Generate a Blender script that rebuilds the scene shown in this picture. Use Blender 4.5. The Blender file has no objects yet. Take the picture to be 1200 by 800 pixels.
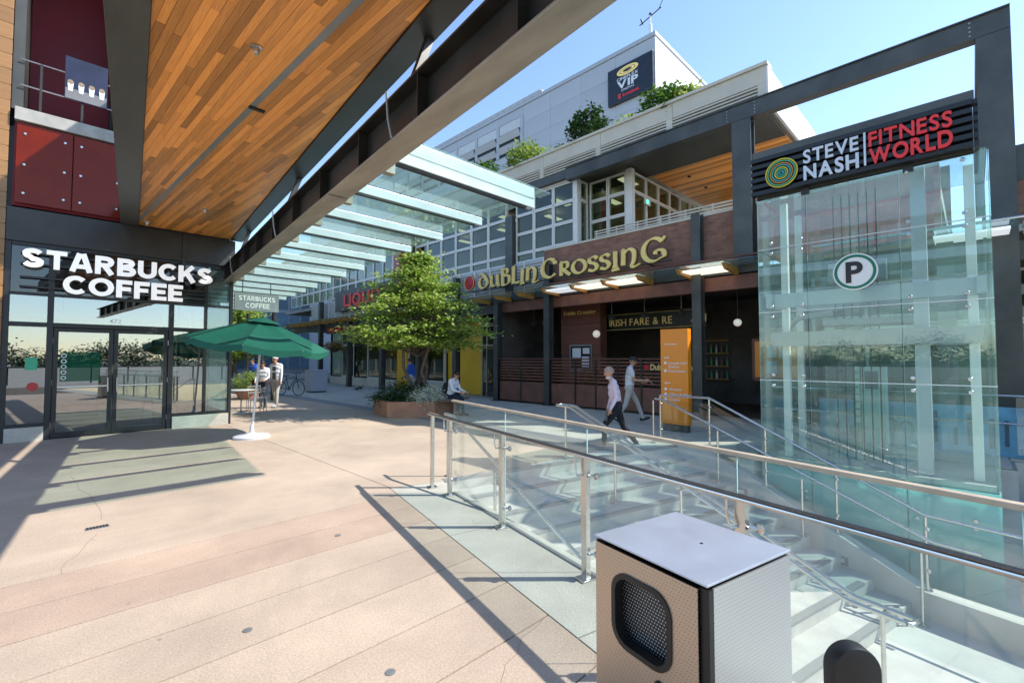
import bpy, bmesh, math, random
from mathutils import Vector, Matrix
from mathutils.geometry import tessellate_polygon
random.seed(7)
C = bpy.context.scene.collection
sc = bpy.context.scene
R2 = math.sqrt(0.5)
rad = math.radians
# ---------------------------------------------------------------- camera
# world X = across the mall (away to the right), world Y = along the mall (away to the left)
CAMZ = 1.72; FPX = 540.0
cam = bpy.data.cameras.new('camera'); camo = bpy.data.objects.new('camera', cam); C.objects.link(camo)
cam.sensor_width = 36; cam.lens = 16.2; cam.clip_end = 2000; cam.clip_start = .05
camo.location = (0, 0, CAMZ); camo.rotation_euler = (rad(90 + 2.12), 0, rad(-45)); sc.camera = camo
# ---------------------------------------------------------------- sky, sun, exposure
SUN_EL, SUN_AZ = 45.0, 134.5
w = bpy.data.worlds.new('World'); sc.world = w; w.use_nodes = True
nt = w.node_tree; sky = nt.nodes.new('ShaderNodeTexSky'); sky.sky_type = 'NISHITA'; sky.sun_disc = False
sky.sun_elevation = rad(SUN_EL); sky.sun_rotation = rad(SUN_AZ); sky.air_density = 1.0; sky.dust_density = .3; sky.ozone_density = 2.8
nt.nodes['Background'].inputs[1].default_value = 0.128
nt.links.new(sky.outputs[0], nt.nodes['Background'].inputs[0])
sd = Vector((math.sin(rad(SUN_AZ)) * math.cos(rad(SUN_EL)), math.cos(rad(SUN_AZ)) * math.cos(rad(SUN_EL)), math.sin(rad(SUN_EL))))
sl = bpy.data.lights.new('sun', 'SUN'); sl.energy = 2.9; sl.angle = rad(.5); sl.color = (1, .95, .87)
so = bpy.data.objects.new('sun', sl); C.objects.link(so); so.rotation_euler = (-sd).to_track_quat('-Z', 'Y').to_euler(); so.location = (10, -10, 20)
sc.view_settings.view_transform = 'Standard'; sc.view_settings.look = 'None'; sc.view_settings.exposure = 1.4; sc.view_settings.gamma = 1
sc.cycles.transparent_max_bounces = 40; sc.cycles.max_bounces = 10; sc.cycles.diffuse_bounces = 6; sc.cycles.use_denoising = True
sc.cycles.sample_clamp_indirect = 6; sc.cycles.caustics_reflective = False; sc.cycles.caustics_refractive = False

# ---------------------------------------------------------------- coordinates
def LD(lat, d, z=0): return Vector(((d + lat) * R2, (d - lat) * R2, z))
def G(px, py, z=0):                      # a pixel on the level z
    d = (CAMZ - z) * FPX / (py - 420.0); return LD((px - 600) / FPX * d, d, z)
def kY(px, X): k = (px - 600) / FPX; return X * (1 - k) / (1 + k)      # Y of a column of pixels on the wall at X
def kX(px, Y): k = (px - 600) / FPX; return Y * (1 + k) / (1 - k)
# stair frame: s runs down the flight, p across it
SA, SB = .2305, .9731
def SP(s, p, z=0): return Vector((-SA * s + SB * p, -SB * s - SA * p, z))
SROT = math.atan2(-SA, SB)

# ---------------------------------------------------------------- materials
MAT = {}
def _n(nt, t, **kw):
    n = nt.nodes.new(t)
    for k, v in kw.items():
        if isinstance(k, str) and k.startswith('i_'): n.inputs[k[2:]].default_value = v
        else: setattr(n, k, v)
    return n
def mat(name, col, rough=.6, metal=0., var=.12, scale=3., bump=0., bscale=60., rnd=0., spec=.5, hue=0., stretch=None, tintcol=None, detail=6., speck=0.):
    m = bpy.data.materials.new(name); m.use_nodes = True; nt = m.node_tree; L = nt.links
    b = nt.nodes['Principled BSDF']; b.inputs['Roughness'].default_value = rough; b.inputs['Metallic'].default_value = metal
    b.inputs['Specular IOR Level'].default_value = spec
    tc = _n(nt, 'ShaderNodeTexCoord'); src = tc.outputs['Object']
    if stretch:
        mp = _n(nt, 'ShaderNodeMapping'); mp.inputs['Scale'].default_value = stretch; L.new(src, mp.inputs[0]); src = mp.outputs[0]
    no = _n(nt, 'ShaderNodeTexNoise'); no.inputs['Scale'].default_value = scale; no.inputs['Detail'].default_value = detail; no.inputs['Roughness'].default_value = .62
    L.new(src, no.inputs['Vector'])
    mx = _n(nt, 'ShaderNodeMix', data_type='RGBA')
    mr = _n(nt, 'ShaderNodeMapRange'); mr.inputs[1].default_value = .3; mr.inputs[2].default_value = .7; L.new(no.outputs[0], mr.inputs[0])
    L.new(mr.outputs[0], mx.inputs[0])
    c2 = tintcol or [min(1, c * (1 + var)) for c in col]
    mx.inputs[6].default_value = (*[c * (1 - var) for c in col], 1); mx.inputs[7].default_value = (*c2, 1)
    out = mx.outputs[2]
    if rnd or hue:
        oi = _n(nt, 'ShaderNodeObjectInfo'); hs = _n(nt, 'ShaderNodeHueSaturation')
        m1 = _n(nt, 'ShaderNodeMapRange'); m1.inputs[3].default_value = 1 - rnd; m1.inputs[4].default_value = 1 + rnd; L.new(oi.outputs['Random'], m1.inputs[0])
        L.new(m1.outputs[0], hs.inputs['Value']); L.new(out, hs.inputs['Color'])
        if hue:
            m2 = _n(nt, 'ShaderNodeMapRange'); m2.inputs[3].default_value = .5 - hue; m2.inputs[4].default_value = .5 + hue
            ml = _n(nt, 'ShaderNodeMath', operation='FRACT'); mm = _n(nt, 'ShaderNodeMath', operation='MULTIPLY'); mm.inputs[1].default_value = 7.31
            L.new(oi.outputs['Random'], mm.inputs[0]); L.new(mm.outputs[0], ml.inputs[0]); L.new(ml.outputs[0], m2.inputs[0]); L.new(m2.outputs[0], hs.inputs['Hue'])
        out = hs.outputs[0]
    if speck:                                    # aggregate grain, broad stains, dark trodden spots
        g1 = _n(nt, 'ShaderNodeTexNoise'); g1.inputs['Scale'].default_value = 75; g1.inputs['Detail'].default_value = 3; L.new(src, g1.inputs['Vector'])
        g2 = _n(nt, 'ShaderNodeTexNoise'); g2.inputs['Scale'].default_value = .45; g2.inputs['Detail'].default_value = 8; g2.inputs['Roughness'].default_value = .7; g2.inputs['Distortion'].default_value = 1.2; L.new(src, g2.inputs['Vector'])
        vo = _n(nt, 'ShaderNodeTexVoronoi'); vo.inputs['Scale'].default_value = 2.6; L.new(src, vo.inputs['Vector'])
        a1 = _n(nt, 'ShaderNodeMapRange'); a1.inputs[1].default_value = .3; a1.inputs[2].default_value = .7; a1.inputs[3].default_value = 1 - speck; a1.inputs[4].default_value = 1 + speck; L.new(g1.outputs[0], a1.inputs[0])
        a2 = _n(nt, 'ShaderNodeMapRange'); a2.inputs[1].default_value = .35; a2.inputs[2].default_value = .65; a2.inputs[3].default_value = .86; a2.inputs[4].default_value = 1.07; L.new(g2.outputs[0], a2.inputs[0])
        a3 = _n(nt, 'ShaderNodeMapRange'); a3.inputs[1].default_value = .022; a3.inputs[2].default_value = .045; a3.inputs[3].default_value = .68; a3.inputs[4].default_value = 1.; L.new(vo.outputs['Distance'], a3.inputs[0])
        p1 = _n(nt, 'ShaderNodeMath', operation='MULTIPLY'); p2 = _n(nt, 'ShaderNodeMath', operation='MULTIPLY'); L.new(a1.outputs[0], p1.inputs[0]); L.new(a2.outputs[0], p1.inputs[1]); L.new(p1.outputs[0], p2.inputs[0]); L.new(a3.outputs[0], p2.inputs[1])
        h2 = _n(nt, 'ShaderNodeHueSaturation'); L.new(p2.outputs[0], h2.inputs['Value']); L.new(out, h2.inputs['Color']); out = h2.outputs[0]
    L.new(out, b.inputs['Base Color'])
    if bump:
        n2 = _n(nt, 'ShaderNodeTexNoise'); n2.inputs['Scale'].default_value = bscale; n2.inputs['Detail'].default_value = 4; L.new(src, n2.inputs['Vector'])
        bp = _n(nt, 'ShaderNodeBump'); bp.inputs['Strength'].default_value = bump; bp.inputs['Distance'].default_value = .01
        L.new(n2.outputs[0], bp.inputs['Height']); L.new(bp.outputs[0], b.inputs['Normal'])
    # roughness wear
    m3 = _n(nt, 'ShaderNodeMapRange'); m3.inputs[3].default_value = max(.02, rough - .08); m3.inputs[4].default_value = min(1, rough + .1)
    L.new(no.outputs[0], m3.inputs[0]); L.new(m3.outputs[0], b.inputs['Roughness'])
    MAT[name] = m; return m
def glass(name, tint, base=.05, top=.75, pw=3.5, rough=0., body=0., bodycol=(.7, .85, .85)):
    m = bpy.data.materials.new(name); m.use_nodes = True; nt = m.node_tree; L = nt.links
    nt.nodes.remove(nt.nodes['Principled BSDF']); o = nt.nodes['Material Output']
    t = _n(nt, 'ShaderNodeBsdfTransparent'); t.inputs[0].default_value = (*tint, 1)
    g = _n(nt, 'ShaderNodeBsdfGlossy'); g.inputs[0].default_value = (1, 1, 1, 1); g.inputs[1].default_value = rough
    lw = _n(nt, 'ShaderNodeLayerWeight'); lw.inputs[0].default_value = .5
    p = _n(nt, 'ShaderNodeMath', operation='POWER'); p.inputs[1].default_value = pw; L.new(lw.outputs['Facing'], p.inputs[0])
    mr = _n(nt, 'ShaderNodeMapRange'); mr.inputs[3].default_value = base; mr.inputs[4].default_value = top; L.new(p.outputs[0], mr.inputs[0])
    mx = _n(nt, 'ShaderNodeMixShader'); L.new(mr.outputs[0], mx.inputs[0]); src = t.outputs[0]
    if body:
        df = _n(nt, 'ShaderNodeBsdfTranslucent'); df.inputs[0].default_value = (*bodycol, 1)
        d2 = _n(nt, 'ShaderNodeBsdfDiffuse'); d2.inputs[0].default_value = (*bodycol, 1)
        a = _n(nt, 'ShaderNodeMixShader'); a.inputs[0].default_value = .5; L.new(df.outputs[0], a.inputs[1]); L.new(d2.outputs[0], a.inputs[2])
        b = _n(nt, 'ShaderNodeMixShader'); b.inputs[0].default_value = body; L.new(t.outputs[0], b.inputs[1]); L.new(a.outputs[0], b.inputs[2]); src = b.outputs[0]
    L.new(src, mx.inputs[1]); L.new(g.outputs[0], mx.inputs[2]); L.new(mx.outputs[0], o.inputs[0])
    MAT[name] = m; return m
def emit(name, col, s):
    m = bpy.data.materials.new(name); m.use_nodes = True; b = m.node_tree.nodes['Principled BSDF']
    b.inputs['Base Color'].default_value = (*col, 1); b.inputs['Emission Color'].default_value = (*col, 1); b.inputs['Emission Strength'].default_value = s; MAT[name] = m
def leafmat(name, cols, rough=.5, trans=.35):
    m = bpy.data.materials.new(name); m.use_nodes = True; nt = m.node_tree; L = nt.links; b = nt.nodes['Principled BSDF']; o = nt.nodes['Material Output']
    g = _n(nt, 'ShaderNodeNewGeometry'); r = _n(nt, 'ShaderNodeValToRGB'); L.new(g.outputs['Random Per Island'], r.inputs[0])
    e = r.color_ramp.elements; e[0].color = (*cols[0], 1); e[1].color = (*cols[-1], 1)
    for i, c in enumerate(cols[1:-1]): x = e.new((i + 1) / (len(cols) - 1)); x.color = (*c, 1)
    L.new(r.outputs[0], b.inputs['Base Color']); b.inputs['Roughness'].default_value = rough
    t = _n(nt, 'ShaderNodeBsdfTranslucent'); L.new(r.outputs[0], t.inputs[0]); mx = _n(nt, 'ShaderNodeMixShader'); mx.inputs[0].default_value = trans
    L.new(b.outputs[0], mx.inputs[1]); L.new(t.outputs[0], mx.inputs[2]); L.new(mx.outputs[0], o.inputs[0]); MAT[name] = m

mat('pink_concrete', (.45, .35, .268), .72, var=.12, scale=1.1, bump=.25, bscale=140, rnd=.045, hue=.004, speck=.16)
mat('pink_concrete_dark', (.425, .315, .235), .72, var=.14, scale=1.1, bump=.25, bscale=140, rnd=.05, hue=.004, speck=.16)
mat('grey_concrete', (.44, .425, .365), .75, var=.12, scale=1.4, bump=.3, bscale=120, rnd=.03, speck=.16)
mat('pale_concrete', (.50, .49, .45), .8, var=.16, scale=1.3, bump=.25, bscale=60)
mat('joint', (.10, .075, .055), .9, var=.3, scale=9)
mat('crack', (.27, .19, .14), .9)
mat('granite', (.20, .20, .20), .6, var=.3, scale=60, bump=.1, rnd=.08)
mat('tread', (.48, .465, .425), .75, var=.12, scale=3, bump=.25, bscale=100, rnd=.04, speck=.1)
mat('nosing', (.24, .24, .235), .6, var=.25, scale=80)
mat('ground', (.28, .27, .24), .85, var=.2, scale=.4)
mat('steel', (.50, .50, .49), .28, 1., var=.06, scale=8, stretch=(1, 1, 12))
mat('steel_rail', (.60, .585, .555), .24, 1., var=.05, scale=20)
mat('steel_grey', (.30, .31, .31), .42, .6, var=.12, scale=3)
mat('handrail_cap', (.47, .385, .28), .38, var=.15, scale=8, stretch=(1, 1, 1))
mat('dark_steel', (.035, .034, .03), .4, .3, var=.3, scale=2.2)
mat('frame_steel', (.075, .077, .07), .42, .3, var=.35, scale=1.1)
mat('fin_steel', (.13, .128, .11), .4, .5, var=.2, scale=1.4, stretch=(3, .6, 1))
mat('flange_steel', (.34, .31, .25), .42, .45, var=.3, scale=1.5, stretch=(2, .5, 1))
mat('black_frame', (.018, .02, .022), .4, .2, var=.2, scale=5)
mat('white_frame', (.76, .74, .69), .45, .1, var=.06, scale=4)
mat('white_alu', (.66, .70, .69), .35, .3, var=.06, scale=2)
mat('cream_panel', (.60, .55, .45), .7, var=.07, scale=1.5, rnd=.05)
mat('grey_panel', (.36, .39, .43), .5, .1, var=.05, scale=.5, rnd=.045)
mat('white_wall', (.66, .67, .68), .6, var=.05, scale=.7)
mat('light_louvre', (.48, .50, .50), .5, .2, var=.06)
mat('dark_panel', (.065, .066, .06), .45, .2, var=.25, scale=1)
mat('black', (.008, .008, .009), .35, var=.2)
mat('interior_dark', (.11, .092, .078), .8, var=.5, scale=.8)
mat('interior_brown', (.11, .07, .045), .6, var=.35, scale=2)
mat('white_letter', (.80, .80, .79), .4, var=.02)
mat('letter_side', (.02, .02, .02), .4)
mat('gold', (.95, .67, .22), .45, .0, var=.1, scale=3)
mat('gold_edge', (.07, .045, .02), .5)
mat('red_letter', (.80, .03, .03), .4, var=.05)
mat('silver_letter', (.62, .64, .66), .35, .2, var=.05)
mat('orange_sign', (.86, .25, .008), .3, .0, var=.06, scale=1.5, tintcol=(.90, .29, .012))
mat('green_cloth', (.002, .095, .062), .75, var=.12, scale=9, bump=.3, bscale=300)
mat('umbrella_base', (.58, .57, .58), .5, var=.06)
mat('white_pole', (.66, .65, .64), .35, var=.04)
mat('planter_brick', (.38, .19, .115), .75, var=.22, scale=3, bump=.3)
mat('soil', (.06, .045, .03), .95, var=.3, scale=15)
mat('bench_wood', (.16, .12, .09), .6, var=.3, scale=6, stretch=(1, 10, 10))
mat('bark', (.13, .10, .075), .9, var=.35, scale=14, bump=.6, bscale=30)
mat('yellow_wall', (.85, .48, .025), .55, var=.07, scale=1.2)
mat('fence_wood', (.17, .06, .037), .5, var=.25, scale=5, stretch=(1, .3, 9), rnd=.15)
mat('rust_panel', (.185, .075, .05), .6, var=.3, scale=2.5, rnd=.1)
mat('wood_block', (.55, .27, .06), .5, var=.15, scale=5)
mat('red_panel', (.30, .008, .012), .3, var=.1)
mat('red_wall', (.20, .006, .014), .6, var=.2, scale=.8)
mat('slab_concrete', (.34, .33, .30), .8, var=.2, scale=3)
mat('mural_blue', (.12, .33, .50), .5, var=.25, scale=4)
mat('mural_ink', (.03, .09, .15), .5)
mat('can_top', (.50, .54, .62), .36, .6, var=.05, scale=5)
mat('rubber', (.006, .006, .006), .45, var=.1)
mat('machine_white', (.70, .70, .67), .4, var=.05)
mat('glass_edge', (.35, .58, .56), .2, var=.05)
mat('skin', (.52, .27, .18), .5, var=.08, scale=15)
mat('skin_tan', (.45, .25, .16), .5, var=.08, scale=15)
mat('pink_shirt', (.70, .55, .62), .8, var=.1, scale=9, bump=1., bscale=13)
mat('grey_shirt', (.62, .63, .66), .8, var=.1, scale=9, bump=1., bscale=13)
mat('white_shirt', (.70, .72, .76), .8, var=.06, scale=12)
mat('blue_shirt', (.03, .10, .42), .8, var=.1, scale=12)
mat('black_cloth', (.012, .012, .014), .85, var=.3, scale=20)
mat('khaki', (.44, .42, .38), .85, var=.1, scale=12)
mat('navy', (.02, .025, .045), .85, var=.2)
mat('hair_dark', (.012, .009, .008), .6, var=.3, scale=60)
mat('hair_grey', (.36, .24, .19), .6, var=.2, scale=60)
mat('hair_white', (.68, .62, .58), .6, var=.1)
mat('shoe', (.02, .017, .015), .5)
mat('shoe_grey', (.35, .38, .42), .6)
mat('paper', (.78, .78, .80), .7, var=.02)
mat('logo_red', (.45, .012, .02), .4, var=.1, scale=30)
mat('emblem_green', (.10, .45, .22), .4); mat('emblem_yellow', (.70, .55, .03), .4); mat('emblem_teal', (.03, .40, .38), .4); mat('emblem_orange', (.65, .22, .02), .4)
mat('parking_green', (.0, .17, .105), .4, var=.03); mat('parking_white', (.80, .80, .79), .4, var=.02); mat('parking_black', (.015, .015, .018), .4)
mat('poster', (.006, .01, .04), .4, var=.5, scale=2); mat('poster_grey', (.16, .16, .17), .5)
mat('green_decal', (.05, .38, .21), .5, var=.08); mat('red_decal', (.45, .04, .035), .5)
mat('terracotta', (.42, .20, .13), .8); mat('counter', (.25, .18, .12), .5, var=.2); mat('interior_wall', (.38, .33, .26), .8, var=.15, scale=.8)
mat('interior_floor', (.30, .27, .24), .5, var=.12)
mat('sign_navy', (.010, .013, .022), .25, var=.2)
mat('far_white', (.34, .36, .38), .6, var=.06, scale=.5); mat('far_glass', (.14, .22, .28), .12, .5, var=.2, scale=.6, rnd=.3)
mat('grey_bin', (.40, .43, .50), .5, .3, var=.05)
emit('glow_letter', (.85, .85, .84), .22); emit('warm_panel', (1., .93, .78), .4); emit('globe_light', (1., .92, .78), .12); emit('pale_panel', (.93, .97, 1.), .25); emit('exit_green', (.1, .8, .5), .6)  # the letter glow is added to brighten a shop sign unlit by day
glass('glass_clear', (.93, .975, .965), .035, .7, 4)
glass('glass_guard', (.925, .972, .962), .05, .75, 3.4, body=.03, bodycol=(.80, .92, .90))
glass('glass_tower', (.92, .982, .965), .035, .75, 3.2, body=.045, bodycol=(.60, .95, .88))
glass('glass_teal', (.70, .92, .89), .04, .6, 3, body=.75, bodycol=(.45, .82, .78))
glass('glass_canopy', (.82, .945, .915), .05, .75, 3.5, body=.09, bodycol=(.68, .88, .84))
glass('glass_store', (.50, .56, .56), .24, .95, 2.2)
glass('glass_window', (.60, .68, .56), .04, .75, 3.6)
glass('glass_side', (.66, .82, .82), .12, .85, 2.5, body=.1, bodycol=(.65, .85, .86))
glass('glass_soffit_reflect', (.25, .28, .28), .07, .7, 3.2)  # dark tint stands in for the soffit reflected in the sign band
mat('red_glass', (.15, .013, .001), .12, var=.25, scale=.9, spec=.2)
leafmat('leaf_tree', [(.11, .21, .025), (.22, .34, .045), (.37, .48, .09), (.55, .63, .22)], .38, .5)
leafmat('leaf_dark', [(.012, .035, .008), (.025, .07, .014), (.05, .12, .02)], .45, .25)
leafmat('leaf_mid', [(.03, .08, .012), (.07, .16, .02), (.14, .25, .035)], .5, .35)
leafmat('leaf_light', [(.12, .20, .03), (.24, .33, .05), (.40, .48, .14)], .5, .4)
leafmat('flower_white', [(.70, .72, .62), (.8, .82, .76), (.45, .55, .30)], .6, .3)
leafmat('flower_mix', [(.45, .02, .03), (.05, .14, .02), (.12, .24, .03), (.5, .03, .06), (.09, .2, .02), (.6, .5, .1)], .6, .3)

def brickmat(name, c1, c2, mortar, sx):
    m = bpy.data.materials.new(name); m.use_nodes = True; nt = m.node_tree; L = nt.links; b = nt.nodes['Principled BSDF']
    tc = _n(nt, 'ShaderNodeTexCoord'); sp = _n(nt, 'ShaderNodeSeparateXYZ'); cb = _n(nt, 'ShaderNodeCombineXYZ'); L.new(tc.outputs['Object'], sp.inputs[0])
    L.new(sp.outputs[1], cb.inputs[0]); L.new(sp.outputs[2], cb.inputs[1])
    br = _n(nt, 'ShaderNodeTexBrick'); L.new(cb.outputs[0], br.inputs[0]); br.inputs['Scale'].default_value = sx
    br.inputs['Color1'].default_value = (*c1, 1); br.inputs['Color2'].default_value = (*c2, 1); br.inputs['Mortar'].default_value = (*mortar, 1)
    br.inputs['Mortar Size'].default_value = .012; br.inputs['Row Height'].default_value = .18
    no = _n(nt, 'ShaderNodeTexNoise'); no.inputs['Scale'].default_value = 2.5; L.new(tc.outputs['Object'], no.inputs[0])
    hs = _n(nt, 'ShaderNodeHueSaturation'); mr = _n(nt, 'ShaderNodeMapRange'); mr.inputs[3].default_value = .6; mr.inputs[4].default_value = 1.4
    L.new(no.outputs[0], mr.inputs[0]); L.new(mr.outputs[0], hs.inputs['Value']); L.new(br.outputs[0], hs.inputs['Color']); L.new(hs.outputs[0], b.inputs['Base Color'])
    bp = _n(nt, 'ShaderNodeBump'); bp.inputs['Strength'].default_value = .5; bp.inputs['Distance'].default_value = .01; L.new(br.outputs['Fac'], bp.inputs['Height']); bp.invert = True
    L.new(bp.outputs[0], b.inputs['Normal']); b.inputs['Roughness'].default_value = .8; MAT[name] = m
brickmat('red_brick', (.62, .14, .11), (.46, .10, .08), (.25, .15, .13), 2.2)
brickmat('brick', (.33, .15, .095), (.22, .098, .065), (.22, .17, .14), 2.2)

def plankmat(name, col, rnd, stripes=None):
    """wood with grain along local Y; each plank object its own tone"""
    m = bpy.data.materials.new(name); m.use_nodes = True; nt = m.node_tree; L = nt.links; b = nt.nodes['Principled BSDF']
    tc = _n(nt, 'ShaderNodeTexCoord'); oi = _n(nt, 'ShaderNodeObjectInfo')
    ad = _n(nt, 'ShaderNodeVectorMath', operation='ADD'); ml = _n(nt, 'ShaderNodeVectorMath', operation='SCALE'); ml.inputs['Scale'].default_value = 37.
    cb = _n(nt, 'ShaderNodeCombineXYZ'); L.new(oi.outputs['Random'], cb.inputs[0]); L.new(oi.outputs['Random'], cb.inputs[1]); L.new(cb.outputs[0], ml.inputs[0])
    L.new(tc.outputs['Object'], ad.inputs[0]); L.new(ml.outputs[0], ad.inputs[1])
    mp = _n(nt, 'ShaderNodeMapping'); mp.inputs['Scale'].default_value = stripes or (26, .9, 26); L.new(ad.outputs[0], mp.inputs[0])
    no = _n(nt, 'ShaderNodeTexNoise'); no.inputs['Scale'].default_value = 3.; no.inputs['Detail'].default_value = 8; no.inputs['Distortion'].default_value = .6; L.new(mp.outputs[0], no.inputs[0])
    cr = _n(nt, 'ShaderNodeValToRGB'); cr.color_ramp.elements[0].position = .28; cr.color_ramp.elements[1].position = .75
    cr.color_ramp.elements[0].color = (*[c * .72 for c in col], 1); cr.color_ramp.elements[1].color = (*[min(1, c * 1.18) for c in col], 1); L.new(no.outputs[0], cr.inputs[0])
    hs = _n(nt, 'ShaderNodeHueSaturation'); mr = _n(nt, 'ShaderNodeMapRange'); mr.inputs[3].default_value = 1 - rnd; mr.inputs[4].default_value = 1 + rnd
    L.new(oi.outputs['Random'], mr.inputs[0]); L.new(mr.outputs[0], hs.inputs['Value']); L.new(cr.outputs[0], hs.inputs['Color']); L.new(hs.outputs[0], b.inputs['Base Color'])
    b.inputs['Roughness'].default_value = .42; MAT[name] = m
plankmat('cedar', (.92, .365, .082), .45)
plankmat('bamboo', (.30, .15, .05), .14, (.7, 1.2, 9))
plankmat('cedar_far', (.5, .21, .06), .1, (14, .8, 14))

def perfmat(name, col, metal, rough, pitch, r, hole_col=(.05, .042, .035)):
    """perforated sheet metal: small dark holes on a staggered grid"""
    m = bpy.data.materials.new(name); m.use_nodes = True; nt = m.node_tree; L = nt.links; b = nt.nodes['Principled BSDF']
    tc = _n(nt, 'ShaderNodeTexCoord'); sp = _n(nt, 'ShaderNodeSeparateXYZ'); L.new(tc.outputs['Object'], sp.inputs[0])
    def M(op, a, bb=None):
        n = _n(nt, 'ShaderNodeMath', operation=op)
        for i, v in enumerate((a, bb)):
            if v is None: continue
            if isinstance(v, (int, float)): n.inputs[i].default_value = v
            else: L.new(v, n.inputs[i])
        return n.outputs[0]
    u = M('DIVIDE', M('ADD', sp.outputs[0], sp.outputs[1]), pitch); v = M('DIVIDE', sp.outputs[2], pitch)
    row = M('MODULO', M('FLOOR', M('ADD', v, 1000.)), 2.); u = M('ADD', M('ADD', u, 1000.), M('MULTIPLY', row, .5))
    fu = M('SUBTRACT', M('FRACT', u), .5); fv = M('SUBTRACT', M('FRACT', M('ADD', v, 1000.)), .5)
    dd = M('SQRT', M('ADD', M('MULTIPLY', fu, fu), M('MULTIPLY', fv, fv))); hole = M('LESS_THAN', dd, r / pitch)
    mx = _n(nt, 'ShaderNodeMix', data_type='RGBA'); L.new(hole, mx.inputs[0]); mx.inputs[6].default_value = (*col, 1); mx.inputs[7].default_value = (*hole_col, 1)
    L.new(mx.outputs[2], b.inputs['Base Color']); mt = M('MULTIPLY', M('SUBTRACT', 1., hole), metal); L.new(mt, b.inputs['Metallic'])
    b.inputs['Roughness'].default_value = rough
    bp = _n(nt, 'ShaderNodeBump'); bp.inputs['Strength'].default_value = .6; bp.inputs['Distance'].default_value = .003; bp.invert = True; L.new(hole, bp.inputs['Height']); L.new(bp.outputs[0], b.inputs['Normal'])
    MAT[name] = m
perfmat('perforated', (.56, .56, .58), .85, .36, .0135, .0015); perfmat('perforated_warm_reflect', (.50, .41, .32), .85, .38, .0135, .0016)  # one steel; soffit's warm reflection tinted into the door, sky's cool into the sides

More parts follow.
